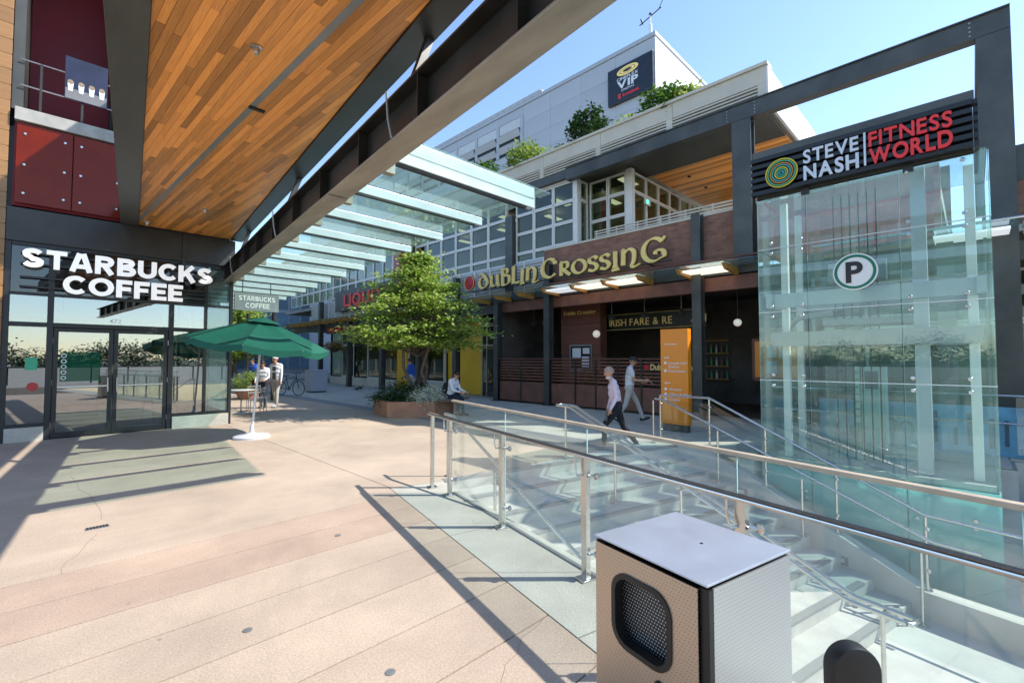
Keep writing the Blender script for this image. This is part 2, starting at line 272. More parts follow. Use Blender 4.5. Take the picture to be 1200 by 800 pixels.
# ---------------------------------------------------------------- mesh helpers
ROOT = {}
def tag(o, label=None, cat=None, group=None, kind=None):
    for k, v in (('label', label), ('category', cat), ('group', group), ('kind', kind)):
        if v: o[k] = v
    return o
def thing(name, label, cat, loc=(0, 0, 0), rotz=0, group=None, kind=None):
    o = bpy.data.objects.new(name, None); C.objects.link(o); o.empty_display_size = .2
    o.location = loc; o.rotation_euler = (0, 0, rotz); ROOT[o] = Matrix.Translation(Vector(loc)) @ Matrix.Rotation(rotz, 4, 'Z')
    return tag(o, label, cat, group, kind)
def root_of(o):
    while o.parent: o = o.parent
    return ROOT.get(o, Matrix.Identity(4))
class MB:
    def __init__(s, xf=None): s.v = []; s.f = []; s.xf = xf
    def pts(s, P):
        n = len(s.v)
        s.v += [(s.xf @ Vector(p)) if s.xf else Vector(p) for p in P]; return n
    def box(s, x0, x1, y0, y1, z0, z1):
        n = s.pts([(x0, y0, z0), (x1, y0, z0), (x1, y1, z0), (x0, y1, z0), (x0, y0, z1), (x1, y0, z1), (x1, y1, z1), (x0, y1, z1)])
        s.f += [tuple(n + i for i in q) for q in ((3, 2, 1, 0), (4, 5, 6, 7), (0, 1, 5, 4), (1, 2, 6, 5), (2, 3, 7, 6), (3, 0, 4, 7))]; return s
    def obox(s, c, size, m=None):
        """box of SIZE about C turned by the 3x3 matrix M"""
        m = m or Matrix.Identity(3); a = [x / 2 for x in size]; c = Vector(c)
        n = s.pts([c + m @ Vector((i * a[0], j * a[1], k * a[2])) for k in (-1, 1) for i, j in ((-1, -1), (1, -1), (1, 1), (-1, 1))])
        s.f += [tuple(n + i for i in q) for q in ((3, 2, 1, 0), (4, 5, 6, 7), (0, 1, 5, 4), (1, 2, 6, 5), (2, 3, 7, 6), (3, 0, 4, 7))]; return s
    def bar(s, a, b, wd, ht, up=(0, 0, 1)):
        """rectangular bar from A to B"""
        a, b = Vector(a), Vector(b); t = (b - a).normalized(); u = Vector(up); side = t.cross(u)
        if side.length < 1e-4: side = t.cross(Vector((1, 0, 0)))
        side.normalize(); u = side.cross(t).normalized(); P = []
        for q in (a, b):
            for i, j in ((-1, -1), (1, -1), (1, 1), (-1, 1)): P.append(q + side * (i * wd / 2) + u * (j * ht / 2))
        n = s.pts(P); s.f += [tuple(n + i for i in q) for q in ((3, 2, 1, 0), (4, 5, 6, 7), (0, 1, 5, 4), (1, 2, 6, 5), (2, 3, 7, 6), (3, 0, 4, 7))]; return s
    def prism(s, poly, z0, z1):
        k = len(poly); ar = sum(poly[i][0] * poly[(i + 1) % k][1] - poly[(i + 1) % k][0] * poly[i][1] for i in range(k))
        if ar < 0: poly = poly[::-1]
        n = s.pts([(p[0], p[1], z0) for p in poly] + [(p[0], p[1], z1) for p in poly])
        s.f.append(tuple(n + k - 1 - i for i in range(k))); s.f.append(tuple(n + k + i for i in range(k)))
        for i in range(k): j = (i + 1) % k; s.f.append((n + i, n + j, n + k + j, n + k + i))
        return s
    def extr(s, P, d):
        """polygon P (3D) pushed along D"""
        d = Vector(d); k = len(P); n = s.pts([Vector(p) for p in P] + [Vector(p) + d for p in P])
        s.f.append(tuple(n + k - 1 - i for i in range(k))); s.f.append(tuple(n + k + i for i in range(k)))
        for i in range(k): j = (i + 1) % k; s.f.append((n + i, n + j, n + k + j, n + k + i))
        return s
    def tube(s, path, r, seg=10, cap=True, r2=None):
        path = [Vector(p) for p in path]; m = len(path); rs = r if isinstance(r, (list, tuple)) else [r + ((r2 if r2 is not None else r) - r) * i / max(1, m - 1) for i in range(m)]
        t0 = (path[1] - path[0]).normalized(); u = t0.orthogonal().normalized(); n0 = len(s.v)
        for i, p in enumerate(path):
            t = ((path[min(i + 1, m - 1)] - path[i]).normalized() + (path[i] - path[max(i - 1, 0)]).normalized())
            t = t.normalized() if t.length > 1e-6 else t0
            u = (u - t * u.dot(t)).normalized(); v = t.cross(u)
            s.pts([p + (u * math.cos(a) + v * math.sin(a)) * rs[i] for a in [2 * math.pi * k / seg for k in range(seg)]])
        for i in range(m - 1):
            for k in range(seg):
                a = n0 + i * seg + k; b = n0 + i * seg + (k + 1) % seg; s.f.append((a, b, b + seg, a + seg))
        if cap: s.f.append(tuple(n0 + seg - 1 - k for k in range(seg))); s.f.append(tuple(n0 + (m - 1) * seg + k for k in range(seg)))
        return s
    def lathe(s, c, prof, seg=20, axis='Z'):
        c = Vector(c); n0 = len(s.v); m = len(prof)
        for r, z in prof:
            P = []
            for k in range(seg):
                a = 2 * math.pi * k / seg; x, y = r * math.cos(a), r * math.sin(a)
                P.append(c + (Vector((x, y, z)) if axis == 'Z' else Vector((z, x, y)) if axis == 'X' else Vector((x, z, y))))
            s.pts(P)
        for i in range(m - 1):
            for k in range(seg):
                a = n0 + i * seg + k; b = n0 + i * seg + (k + 1) % seg; s.f.append((a, b, b + seg, a + seg))
        s.f.append(tuple(n0 + seg - 1 - k for k in range(seg))); s.f.append(tuple(n0 + (m - 1) * seg + k for k in range(seg))); return s
    def ball(s, c, r, seg=12, sq=(1, 1, 1)):
        c = Vector(c); k = seg // 2; n0 = len(s.v)
        s.pts([c + Vector((math.sin(math.pi * (i + .001) / (k + .002)) * math.cos(2 * math.pi * j / seg) * sq[0], math.sin(math.pi * (i + .001) / (k + .002)) * math.sin(2 * math.pi * j / seg) * sq[1], math.cos(math.pi * i / k) * sq[2])) * r for i in range(k + 1) for j in range(seg)])
        for i in range(k):
            for j in range(seg):
                a = n0 + i * seg + j; b = n0 + i * seg + (j + 1) % seg; s.f.append((a, a + seg, b + seg, b))
        return s
    def build(s, name, m, parent=None, bevel=0, smooth=False, world=True, fixn=False):
        me = bpy.data.meshes.new(name); v = s.v
        if parent is not None and world: inv = root_of(parent).inverted(); v = [inv @ Vector(p) for p in v]
        me.from_pydata([tuple(p) for p in v], [], s.f); me.materials.append(MAT[m])
        if bevel or fixn:
            bm = bmesh.new(); bm.from_mesh(me)
            if fixn: bmesh.ops.recalc_face_normals(bm, faces=bm.faces)
            if bevel: bmesh.ops.bevel(bm, geom=[e for e in bm.edges if e.is_manifold and e.calc_face_angle(0) > .4], offset=bevel, segments=2, affect='EDGES', profile=.6, clamp_overlap=True)
            bm.to_mesh(me); bm.free()
        if smooth:
            me.polygons.foreach_set('use_smooth', [True] * len(me.polygons)); me.set_sharp_from_angle(angle=rad(40))
        o = bpy.data.objects.new(name, me); C.objects.link(o)
        if parent is not None: o.parent = parent
        return o
def piece(me, name, parent, c, scale=(1, 1, 1), rot=(0, 0, 0)):
    """an object on shared mesh data, placed in its root's space"""
    o = bpy.data.objects.new(name, me); C.objects.link(o); o.parent = parent
    m = root_of(parent).inverted() @ Matrix.Translation(Vector(c)); o.location = m.translation
    o.rotation_euler = (rot[0], rot[1], rot[2] - root_of(parent).to_euler().z); o.scale = scale; return o
def unit_mesh(name, m, bevel=.02):
    b = MB().box(-.5, .5, -.5, .5, -.5, .5); o = b.build(name, m, bevel=bevel); me = o.data; bpy.data.objects.remove(o); return me
def struct(o): o['kind'] = 'structure'; return o
def copy_tree(o, parent=None):
    c = o.copy(); C.objects.link(c)
    if parent: c.parent = parent
    if o in ROOT: ROOT[c] = ROOT[o]
    for ch in list(o.children): copy_tree(ch, c)
    return c
def clip(poly, a, b, c):
    """keep the part of POLY where a*x + b*y <= c"""
    out = []
    for i in range(len(poly)):
        p, q = poly[i], poly[(i + 1) % len(poly)]; fp = a * p[0] + b * p[1] - c; fq = a * q[0] + b * q[1] - c
        if fp <= 0: out.append(p)
        if fp * fq < 0: t = fp / (fp - fq); out.append((p[0] + (q[0] - p[0]) * t, p[1] + (q[1] - p[1]) * t))
    return out

# ---------------------------------------------------------------- lettering
GLY = {}
def glyph(t, bold=0., shear=0.):
    k = (t, bold, shear)
    if k in GLY: return GLY[k]
    cu = bpy.data.curves.new('glyph', 'FONT'); cu.body = t; cu.size = 1; cu.extrude = .0; cu.offset = bold; cu.resolution_u = 4; cu.shear = shear
    o = bpy.data.objects.new('glyph', cu); C.objects.link(o); dg = bpy.context.evaluated_depsgraph_get(); dg.update()
    me = bpy.data.meshes.new_from_object(o.evaluated_get(dg)); bm = bmesh.new(); bm.from_mesh(me); bmesh.ops.remove_doubles(bm, verts=bm.verts, dist=1e-4)
    V = [v.co.copy() for v in bm.verts]; bm.verts.index_update(); F = [tuple(v.index for v in f.verts) for f in bm.faces]
    E = [tuple(v.index for v in e.verts) for e in bm.edges if len(e.link_faces) == 1]
    EL = []
    for e in bm.edges:
        if len(e.link_faces) == 1:
            l = e.link_loops[0]; EL.append((l.vert.index, l.link_loop_next.vert.index))
    bm.free(); bpy.data.objects.remove(o); bpy.data.curves.remove(cu); bpy.data.meshes.remove(me)
    GLY[k] = (V, F, EL); return GLY[k]
def glyph_mb(t, o, xd, ud, size, depth, bold=0., wide=1., shear=0., mb=None):
    V, F, E = glyph(t, bold, shear); mb = mb or MB(); o, xd, ud = Vector(o), Vector(xd), Vector(ud); nd = xd.cross(ud); k = len(V)
    x0 = min(v.x for v in V); z = sum((V[f[0]] - V[f[1]]).cross(V[f[2]] - V[f[1]]).z for f in F[:1])
    pos = [o + xd * ((v.x - x0) * size * wide) + ud * (v.y * size) for v in V]
    n = mb.pts([p + nd * depth for p in pos] + pos); flip = z > 0
    for f in F: mb.f.append(tuple(n + i for i in (f[::-1] if flip else f)))
    for a, b in E: mb.f.append((n + a, n + k + a, n + k + b, n + b) if not flip else (n + b, n + k + b, n + k + a, n + a))
    return mb, (max(v.x for v in V) - x0) * size * wide
def letters(parent, text, o, xd, ud, size, m, depth=.05, bold=.03, wide=1., gap=.07, width=None, name='letter'):
    """each character its own part; WIDTH stretches the line to fit"""
    o, xd, ud = Vector(o), Vector(xd).normalized(), Vector(ud).normalized()
    def run(wd):
        x = 0; out = []
        for ch in text:
            if ch == ' ': x += size * .33 * wd; continue
            V = glyph(ch, bold)[0]; ww = (max(v.x for v in V) - min(v.x for v in V)) * size * wd; out.append((ch, x)); x += ww + gap * size * wd
        return out, x - gap * size * wd
    out, tot = run(wide)
    if width: wide *= width / tot; out, tot = run(wide)
    for ch, x in out:
        mb, _ = glyph_mb(ch, o + xd * x, xd, ud, size, depth, bold, wide); mb.build(name, m, parent)
    return tot
def line_text(parent, text, o, xd, ud, size, m, depth=.004, bold=.01, wide=1., name='lettering', width=None):
    V = glyph(text, bold)[0]; ww = (max(v.x for v in V) - min(v.x for v in V)) * size
    if width: wide = width / ww
    mb, _ = glyph_mb(text, o, Vector(xd).normalized(), Vector(ud).normalized(), size, depth, bold, wide); return mb.build(name, m, parent)
def arc(cx, cy, rx, ry, a0, a1, k=10): return [(cx + rx * math.cos(rad(a0 + (a1 - a0) * i / k)), cy + ry * math.sin(rad(a0 + (a1 - a0) * i / k))) for i in range(k + 1)]
BW = .24                                         # stroke width of the heavy block letters, cap height 1
h_ = BW / 2
BLK = {'S': (.80, [arc(.40, .715, .27, .165, 20, 270, 10)[:-1] + arc(.40, .285, .29, .165, 90, -160, 10)]),
 'T': (.80, [[(0, 1 - h_), (.8, 1 - h_)], [(.4, 1 - BW + .01), (.4, 0)]]),
 'A': (.94, [[(h_ * .9, 0), (.40, 1)], [(.94 - h_ * .9, 0), (.54, 1)], [(.22, .29), (.72, .29)]]),
 'R': (.86, [[(h_, 0), (h_, 1)], [(BW - .01, 1 - h_ * .9), (.45, 1 - h_ * .9)] + arc(.45, .70, .24, .30 - h_ * .9, 80, -80, 8) + [(BW - .01, .40 + h_ * .9)], [(.42, .46), (.72, 0)]]),
 'B': (.84, [[(h_, 0), (h_, 1)], [(BW - .01, 1 - h_ * .9), (.42, 1 - h_ * .9)] + arc(.44, .745, .22, .255 - h_ * .9, 80, -80, 8) + [(BW - .01, .49 + h_ * .9 - .09)], [(BW - .01, .46), (.42, .46)] + arc(.46, .28, .26, .28 - h_ * .9, 80, -80, 8) + [(BW - .01, h_ * .9)]]),
 'U': (.88, [[(h_, 1), (h_, .42)] + arc(.44, .38, .44 - h_, .38 - h_ * .9, 180, 360, 12) + [(.88 - h_, .42), (.88 - h_, 1)]]),
 'C': (.90, [arc(.50, .5, .50 - h_, .5 - h_ * .9, 42, 318, 16)]),
 'K': (.90, [[(h_, 0), (h_, 1)], [(BW - .04, .40), (.74, 1)], [(.40, .60), (.78, 0)]]),
 'O': (1.04, [arc(.52, .5, .52 - h_, .5 - h_ * .9, 90, 450, 24)]),
 'F': (.68, [[(h_, 0), (h_, 1)], [(BW - .01, 1 - h_ * .9), (.68, 1 - h_ * .9)], [(BW - .01, .50), (.62, .50)]]),
 'E': (.70, [[(h_, 0), (h_, 1)], [(BW - .01, 1 - h_ * .9), (.70, 1 - h_ * .9)], [(BW - .01, .50), (.64, .50)], [(BW - .01, h_ * .9), (.70, h_ * .9)]])}
def block_text(parent, text, o, xd, ud, cap, width, m, depth, gap=.10):
    o, xd, ud = Vector(o), Vector(xd), Vector(ud); nd = xd.cross(ud); tot = sum(BLK[c][0] + gap for c in text) - gap; sx = width / tot; x = 0
    for ch in text:
        wd, strokes = BLK[ch]; mb = MB()
        for si, P in enumerate(strokes):
            P = [Vector(p) for p in P]; rows = []; k = len(P)
            for i, p in enumerate(P):
                a = (P[i] - P[i - 1]).normalized() if i else (P[1] - P[0]).normalized(); b = (P[i + 1] - P[i]).normalized() if i < k - 1 else a
                if ch == 'O' and i in (0, k - 1): a = b = Vector((-1, 0))
                t = (a + b).normalized(); n = Vector((-t.y, t.x)); w2 = h_ / max(.6, n.dot(Vector((-a.y, a.x)))) * (.9 if abs(t.x) > .8 else 1)
                rows.append((p + n * w2, p - n * w2))
            pos = lambda q, d: o + xd * (x + q.x) * sx + ud * (q.y * cap) + nd * d
            dd = depth + si * .0025; n0 = mb.pts([v for a, b in rows for v in (pos(a, dd), pos(b, dd), pos(b, 0), pos(a, 0))])
            for i in range(k - 1):
                a = n0 + 4 * i; b = a + 4
                for j in range(4): mb.f.append((a + j, a + (j + 1) % 4, b + (j + 1) % 4, b + j))
            mb.f += [(n0 + 3, n0 + 2, n0 + 1, n0), tuple(n0 + 4 * (k - 1) + j for j in range(4))]
        mb.build('letter', m, parent, fixn=True); x += wd + gap
for ch in set('STARBUCKSCOFFEENASHFITNESSWORLDVP472LIQUOR'): glyph(ch, .03)
UZ = Vector((0, 0, 1))
# ================================================================ GROUND
STOP, SBOT, NST = -6.1, -2.1, 10           # first nosing, last riser, risers
RISE, RUN, LOW = .16, (-2.1 + 6.1) / 10, -1.6
P0, P1 = 2.62, 7.62                          # sides of the flight
hole = [SP(STOP, P0), SP(STOP, P1), SP(-5.0, P1 + .02), Vector((8.72, 2.75, 0)), Vector((10.7, 2.75, 0)), Vector((10.7, -.45, 0)), Vector((11.6, -.45, 0)), Vector((11.6, -9, 0)), SP(9, P0)]
outer = [Vector(p) for p in ((-400, -400, 0), (500, -400, 0), (500, 600, 0), (-400, 600, 0))]
tri = tessellate_polygon([outer, hole]); allp = outer + hole
m = MB(); m.pts([(p.x, p.y, -.03) for p in allp])
for t in tri:
    a, b, c = [allp[i] for i in t]; m.f.append(tuple(t) if (b - a).cross(c - a).z > 0 else tuple(t)[::-1])
struct(m.build('ground', 'ground'))
# plaza: cast slabs with open joints over a darker bed
plaza = thing('plaza', 'pink and grey concrete plaza slabs', None, kind='structure'); del plaza['label']
JW = .006
def slab(poly, m, z=0., name='slab', j=JW):
    if len(poly) < 3: return
    c = Vector((sum(p[0] for p in poly) / len(poly), sum(p[1] for p in poly) / len(poly)))
    b = MB().prism([tuple(p) for p in poly], -.028, z); return b.build(name, m, plaza)
def rect(x0, x1, y0, y1): return [(x0 + JW, y0 + JW), (x1 - JW, y0 + JW), (x1 - JW, y1 - JW), (x0 + JW, y1 - JW)]
def pcut(poly, pmax=None, pmin=None):        # p = SB x - SA y
    if pmax is not None: poly = clip(poly, SB, -SA, pmax)
    if pmin is not None and poly: poly = clip(poly, -SB, SA, -pmin)
    return poly
PJ = 1.87
m = MB().prism(clip(clip([(-16, -12), (9, -12), (9, 8), (-16, 8)], SB, -SA, P0 - .01), 0, 1, 30), -.0295, -.012); m.build('joint_bed', 'joint', plaza)
ys = [-1.62 + .523 * i for i in range(14)]
ys = [y + 5.2 - ys[13] for y in ys]
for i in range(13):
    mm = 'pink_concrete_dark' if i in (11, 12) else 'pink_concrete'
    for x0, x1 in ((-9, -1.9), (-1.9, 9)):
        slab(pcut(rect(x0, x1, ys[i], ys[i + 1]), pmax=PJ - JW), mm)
slab(pcut(rect(-9, 9, -4, ys[0]), pmax=PJ - JW), 'pink_concrete')
for i in range(7):                          # grey strip beside the glass guard
    s0 = -6.12 + i * 1.93; a = [SP(s0 + JW, PJ + JW), SP(s0 + JW, P0 - .012), SP(s0 + 1.93 - JW, P0 - .012), SP(s0 + 1.93 - JW, PJ + JW)]
    slab([(q.x, q.y) for q in a], 'grey_concrete')
XJ = 3.25
for x0, x1, y0, y1 in ((-9, -2.4, 5.2, 9.6), (-2.4, XJ, 5.2, 9.6), (-9, -2.4, 9.6, 14.0), (-2.4, XJ, 9.6, 14.0)):
    slab(pcut(rect(x0, x1, y0, y1), pmax=PJ - JW), 'pink_concrete')
SY = SP(STOP, P0).y
for k, (y0, y1) in enumerate(((5.2, 9.9), (9.9, 14.4), (14.4, 19), (19, 24), (24, 30), (30, 40))):
    pl = rect(XJ, 7.5, y0, y1)
    if k == 0:                              # stops at the head of the stairs
        pl = clip(pl, SA, SB, -STOP + 30); a, b = SP(STOP - .004, 0), SP(STOP - .004, 1)
        pl = clip(pl, -SA, -SB, STOP - .004 + 0.0)      # s <= STOP  (s = -SA x - SB y)
        q = clip(clip(clip(rect(XJ, 7.5, 5.2, 9.9), SA, SB, -STOP + .004), SB, -SA, PJ - JW), 0, 1, 9.9)
        if len(q) > 2: slab(q, 'pink_concrete')
    if len(pl) > 2: slab(pl, 'pink_concrete')
for k, (y0, y1) in enumerate(((1.5, 5), (5, 8.6), (8.6, 12.2), (12.2, 15.8), (15.8, 19.4), (19.4, 24), (24, 30), (30, 40))):   # dark band, then grey field
    for x0, x1, mm in ((7.5, 8.1, 'granite'), (8.1, 10.7, 'grey_concrete'), (10.7, 14.2, 'grey_concrete')):
        pl = clip(rect(x0, x1, y0, y1), -SA, -SB, STOP - .004)
        if len(pl) > 2: slab(pl, mm)
# bits of the grey field behind the lift tower
for x0, x1, y0, y1 in ((10.75, 14.2, -.4, 1.5), (11.65, 14.2, -9, -.4)):
    slab(rect(x0, x1, y0, y1), 'grey_concrete')
pl = clip(clip(rect(8.1, 10.7, 2.8, 5), SA, SB, -STOP - .004), -SB, SA, -P1 - .3)
slab(pl, 'grey_concrete'); slab(clip(clip(rect(10.7, 14.2, 1.5, 5), SA, SB, -STOP - .004), -SB, SA, -P1 - .3), 'grey_concrete')
for px, py in ((121, 615), (297, 731), (461, 778), (399, 624)):      # floor drain and small cover plates
    c = G(px, py)
    if px == 121:
        d = thing('floor_drain', 'small rectangular black drain grate set in the pink paving', 'drain', (c.x, c.y, .001), 0)
        MB().box(c.x - .09, c.x + .09, c.y - .045, c.y + .045, .001, .006).build('frame', 'steel_grey', d)
        for i in range(7): MB().box(c.x - .082 + i * .0245, c.x - .068 + i * .0245, c.y - .037, c.y + .037, .0065, .009).build('bar', 'black', d)
    else:
        o = MB().lathe((c.x, c.y, .001), [(.028, 0), (.028, .003), (.022, .004)], 16).build('floor_stud', 'steel_grey', smooth=True)
        tag(o, {297: 'round dark stud in pink paving between the drain and the bin', 461: 'round dark stud in pink paving just beside the railing shadow', 399: 'tiny round dark stud in the darker pink paving strip'}[px], 'floor stud')

for k, path in enumerate((((88, 556), (98, 572), (112, 578), (122, 592), (125, 606)), ((121, 622), (104, 640), (86, 654), (82, 668)), ((640, 714), (612, 738), (606, 757), (590, 780), (584, 799)))):
    P = [G(*q) for q in path]; cr = MB()
    for a, b in zip(P[:-1], P[1:]):
        m_ = (a + b) / 2 + Vector((.02 * math.sin(k + a.x * 30), .02 * math.cos(b.y * 20), 0))
        for u, v in ((a, m_), (m_, b)): cr.bar(u + UZ * .0008, v + UZ * .0008, .0035, .0012)
    cr.build('crack', 'crack', plaza)
# ================================================================ STAIRS
stair = thing('staircase', None, None, SP(STOP, P0), SROT, kind='structure')
SX = Matrix(((SB, SA, 0, 0), (-SA, SB, 0, 0), (0, 0, 1, 0), (0, 0, 0, 1)))      # local (p, -s, z)
def sbox(p0, p1, s0, s1, z0, z1): return MB(SX).box(p0, p1, -s1, -s0, z0, z1)
for i in range(NST):
    z = -RISE * (i + 1); s0 = STOP + RUN * i; s1 = s0 + RUN if i < NST - 1 else SBOT
    if i == NST - 1: continue
    st = sbox(P0, P1, s0, s1 + .03, LOW - .05, z).build('step', 'tread', stair)
    sbox(P0 + .02, P1 - .3, s1 + .03 - .085, s1 + .034, z - .03, z + .004).build('nosing', 'nosing', st)
MB(SX).box(P0, P1, -STOP, -STOP + .5, LOW, -.028).build('head_wall', 'tread', stair)
sbox(P0 + .02, P1 - .02, STOP - .10, STOP + .003, -.03, .004).build('nosing', 'nosing', stair)
o = sbox(P0 - 1, 16, STOP + RUN * (NST - 1), 9, LOW - .2, LOW).build('lower_landing', 'pale_concrete'); struct(o)
for i in range(5):
    pass
o = sbox(P0 - .25, P0, STOP, 9, LOW - .1, -.031).build('retaining_wall', 'pale_concrete'); struct(o)
# sloping concrete side wall on the lift side
def strz(s): return max(LOW + .33, .03 - max(0, (s + 5.45)) * (1.28 / 3.12))
side = MB(SX); ss = [STOP - .1, -5.45, -2.33, 4.0]; PA, PB = P1, P1 + .22
n = side.pts([(p, -s, z) for s in ss for p, z in ((PA, LOW - .1), (PA, strz(s)), (PB, strz(s)), (PB, LOW - .1))])
for i in range(3):
    a = n + i * 4; b = a + 4; side.f += [(a, b, b + 1, a + 1), (a + 1, b + 1, b + 2, a + 2), (a + 2, b + 2, b + 3, a + 3)]
side.f += [(n, n + 1, n + 2, n + 3), (n + 15, n + 14, n + 13, n + 12)]
sw = thing('side_wall', 'pale concrete side wall sloping down beside the stairs under the lift tower', 'wall', SP(STOP, P1), SROT)
side.build('wall_body', 'pale_concrete', sw, fixn=True)
for s in (-4.85, -3.35):                     # recessed step lights
    zc = strz(s) - .36; f = sbox(P1 - .006, P1 + .01, s - .17, s + .17, zc - .06, zc + .06).build('step_light', 'steel_grey', sw)
    sbox(P1 - .009, P1 + .012, s - .12, s + .12, zc - .028, zc + .028).build('lens', 'white_alu', f)
# retaining wall behind the lower landing and terrace right of the lift
o = MB().box(11.6, 11.9, -9, -.45, LOW, -.031).build('terrace_wall', 'pale_concrete'); struct(o)
o = MB().box(10.7, 11.6, -9, -.45, LOW, -.62).build('lower_terrace', 'pale_concrete'); struct(o)
o = MB().box(10.7, 10.95, -.45, 2.75, LOW, -.031).build('shaft_wall', 'pale_concrete'); struct(o)
o = MB().box(8.72, 10.7, 2.75, 3.0, LOW, -.031).build('shaft_wall', 'pale_concrete'); struct(o)

# ================================================================ GLASS GUARD ALONG THE STAIRS
PG, PP, PH = 2.50, 2.42, 2.36
guard = thing('glass_guard', 'long glass guard with steel posts and wooden top rail along the stair opening', 'railing', SP(-5.4, PG), SROT)
postS = [-5.42, -4.12, -2.82, -1.52, -.40, .9]
for s in postS:
    po = MB(SX).box(PP - .022, PP + .022, -s - .03, -s + .03, .012, .94).build('post', 'steel_rail', guard, bevel=.003)
    MB(SX).box(PP - .075, PP + .06, -s - .055, -s + .055, .0, .014).build('base_plate', 'steel_rail', po, bevel=.003)
    for z in (.20, .80):
        MB(SX).tube([(PP, -s - .03, z), (PP + .03, -s - .055, z), (PG - .012, -s - .07, z)], .011, 8).build('clamp_arm', 'steel_rail', po, smooth=True)
        MB(SX).lathe((PG - .03, -s - .07, z), [(.0, -.01), (.024, -.008), (.028, .0), (.024, .012), (0, .016)], 14, 'X').build('clamp_disc', 'steel_rail', po, smooth=True)
    MB(SX).tube([(PP - .02, -s + .01, .80), (PP - .06, -s + .03, .80), (PH, -s + .05, .86), (PH, -s + .05, .948)], .008, 8).build('rail_bracket', 'steel_rail', po, smooth=True)
pe = [-5.50, -4.19, -2.89, -1.59, -.47, .83, 2.1]
for a, b in zip(pe[:-1], pe[1:]):
    MB(SX).box(PG, PG + .014, -b + .008, -a - .008, -.028, 1.16).build('glass_panel', 'glass_guard', guard)
    MB(SX).box(PG + .0015, PG + .0125, -b + .0062, -b + .0078, -.02, 1.155).build('panel_edge', 'glass_edge', guard)
MB(SX).box(PG - .016, PG + .03, 5.53, -2.1, 1.161, 1.186).build('top_rail', 'handrail_cap', guard, bevel=.006)
MB(SX).box(PG - .012, PG + .026, 5.49, -2.1, -.027, .012).build('base_channel', 'steel_grey', guard)
hr = [SP(s, PH, .9) for s in (-5.95, -4, -2, 0, 2.1)]
hand = thing('handrail', 'flat dark-topped handrail on brackets along the plaza side of the glass guard', 'handrail', SP(-5.9, PH), SROT)
MB(SX).box(PH - .026, PH + .026, 6.0, -2.1, .955, .978).build('rail', 'steel_rail', hand, bevel=.008)
MB(SX).box(PH - .02, PH + .02, 5.99, -2.1, .9785, .988).build('rail_top', 'bench_wood', hand, bevel=.004)
for s, p in ((-5.86, PH),):
    q = MB(SX).box(p - .022, p + .022, -s - .022, -s + .022, .012, .952).build('end_post', 'steel_rail', hand, bevel=.003)
    MB(SX).box(p - .06, p + .06, -s - .055, -s + .055, .0, .014).build('base_plate', 'steel_rail', q, bevel=.003)

# ================================================================ STAIR HANDRAILS
def zst(s): return -max(0, min(1, (s - STOP + .1) / (SBOT - STOP + .1 - RUN))) * RISE * (NST - 1)
def stair_rail(label, ps, s_top, s_bot, posts, ext=.55, h=.9, name='stair_handrail', close=False):
    t = thing(name, label, 'handrail', SP(s_top, ps[0]), SROT, group='steel handrails on the stairs'); r = .021
    for p in ps:
        path = [(p, -(s_top - ext), h), (p, -s_top + .03, h), (p, -s_top - .03, h - .012), (p, -s_bot + .03, h + zst(s_bot) + .012), (p, -s_bot - .03, h + zst(s_bot)), (p, -(s_bot + .45), h + zst(s_bot))]
        MB(SX).tube(path, r, 12).build('rail', 'steel_rail', t, smooth=True)
    if len(ps) > 1:
        for s, z in ((s_top - ext, h), (s_bot + .45, h + zst(s_bot))):
            dd = -1 if s < -4 else 1
            MB(SX).tube([(ps[0], -s, z), (ps[0] + .02, -s - dd * .03, z), (ps[1] - .02, -s - dd * .03, z), (ps[1], -s, z)], r, 12).build('end_loop', 'steel_rail', t, smooth=True)
    pm = sum(ps) / len(ps)
    for s in posts:
        z0 = -RISE * max(0, math.ceil((s - STOP) / RUN)) if s > STOP else 0.
        z0 = max(z0, LOW if s > SBOT - RUN else z0); zt = h + (zst(s) if s_top < s < s_bot else (0 if s <= s_top else zst(s_bot)))
        q = MB(SX).tube([(pm, -s, z0), (pm, -s, zt - .03)], .019, 12).build('post', 'steel_rail', t, smooth=True)
        MB(SX).lathe((pm, -s, z0), [(.055, 0), (.055, .008), (.022, .012)], 16).build('base_plate', 'steel_rail', q)
        if len(ps) > 1: MB(SX).bar((ps[0], -s, zt - .02), (ps[1], -s, zt - .02), .02, .012).build('yoke', 'steel_rail', q)
stair_rail('single steel handrail running down the stairs close against the glass guard', [PG + .28], -6.1, -2.1, [-6.3, -4.9, -3.3, -2.0], ext=.3)
stair_rail('paired steel handrail down the middle of the stairs', [4.98, 5.12], -6.2, -2.1, [-6.4, -5.2, -4.0, -2.9, -1.85], ext=.35)
stair_rail('single steel handrail along the concrete wall side of the stairs', [P1 - .18], -6.3, -2.2, [-6.55, -5.1, -3.7, -2.3], ext=.2)
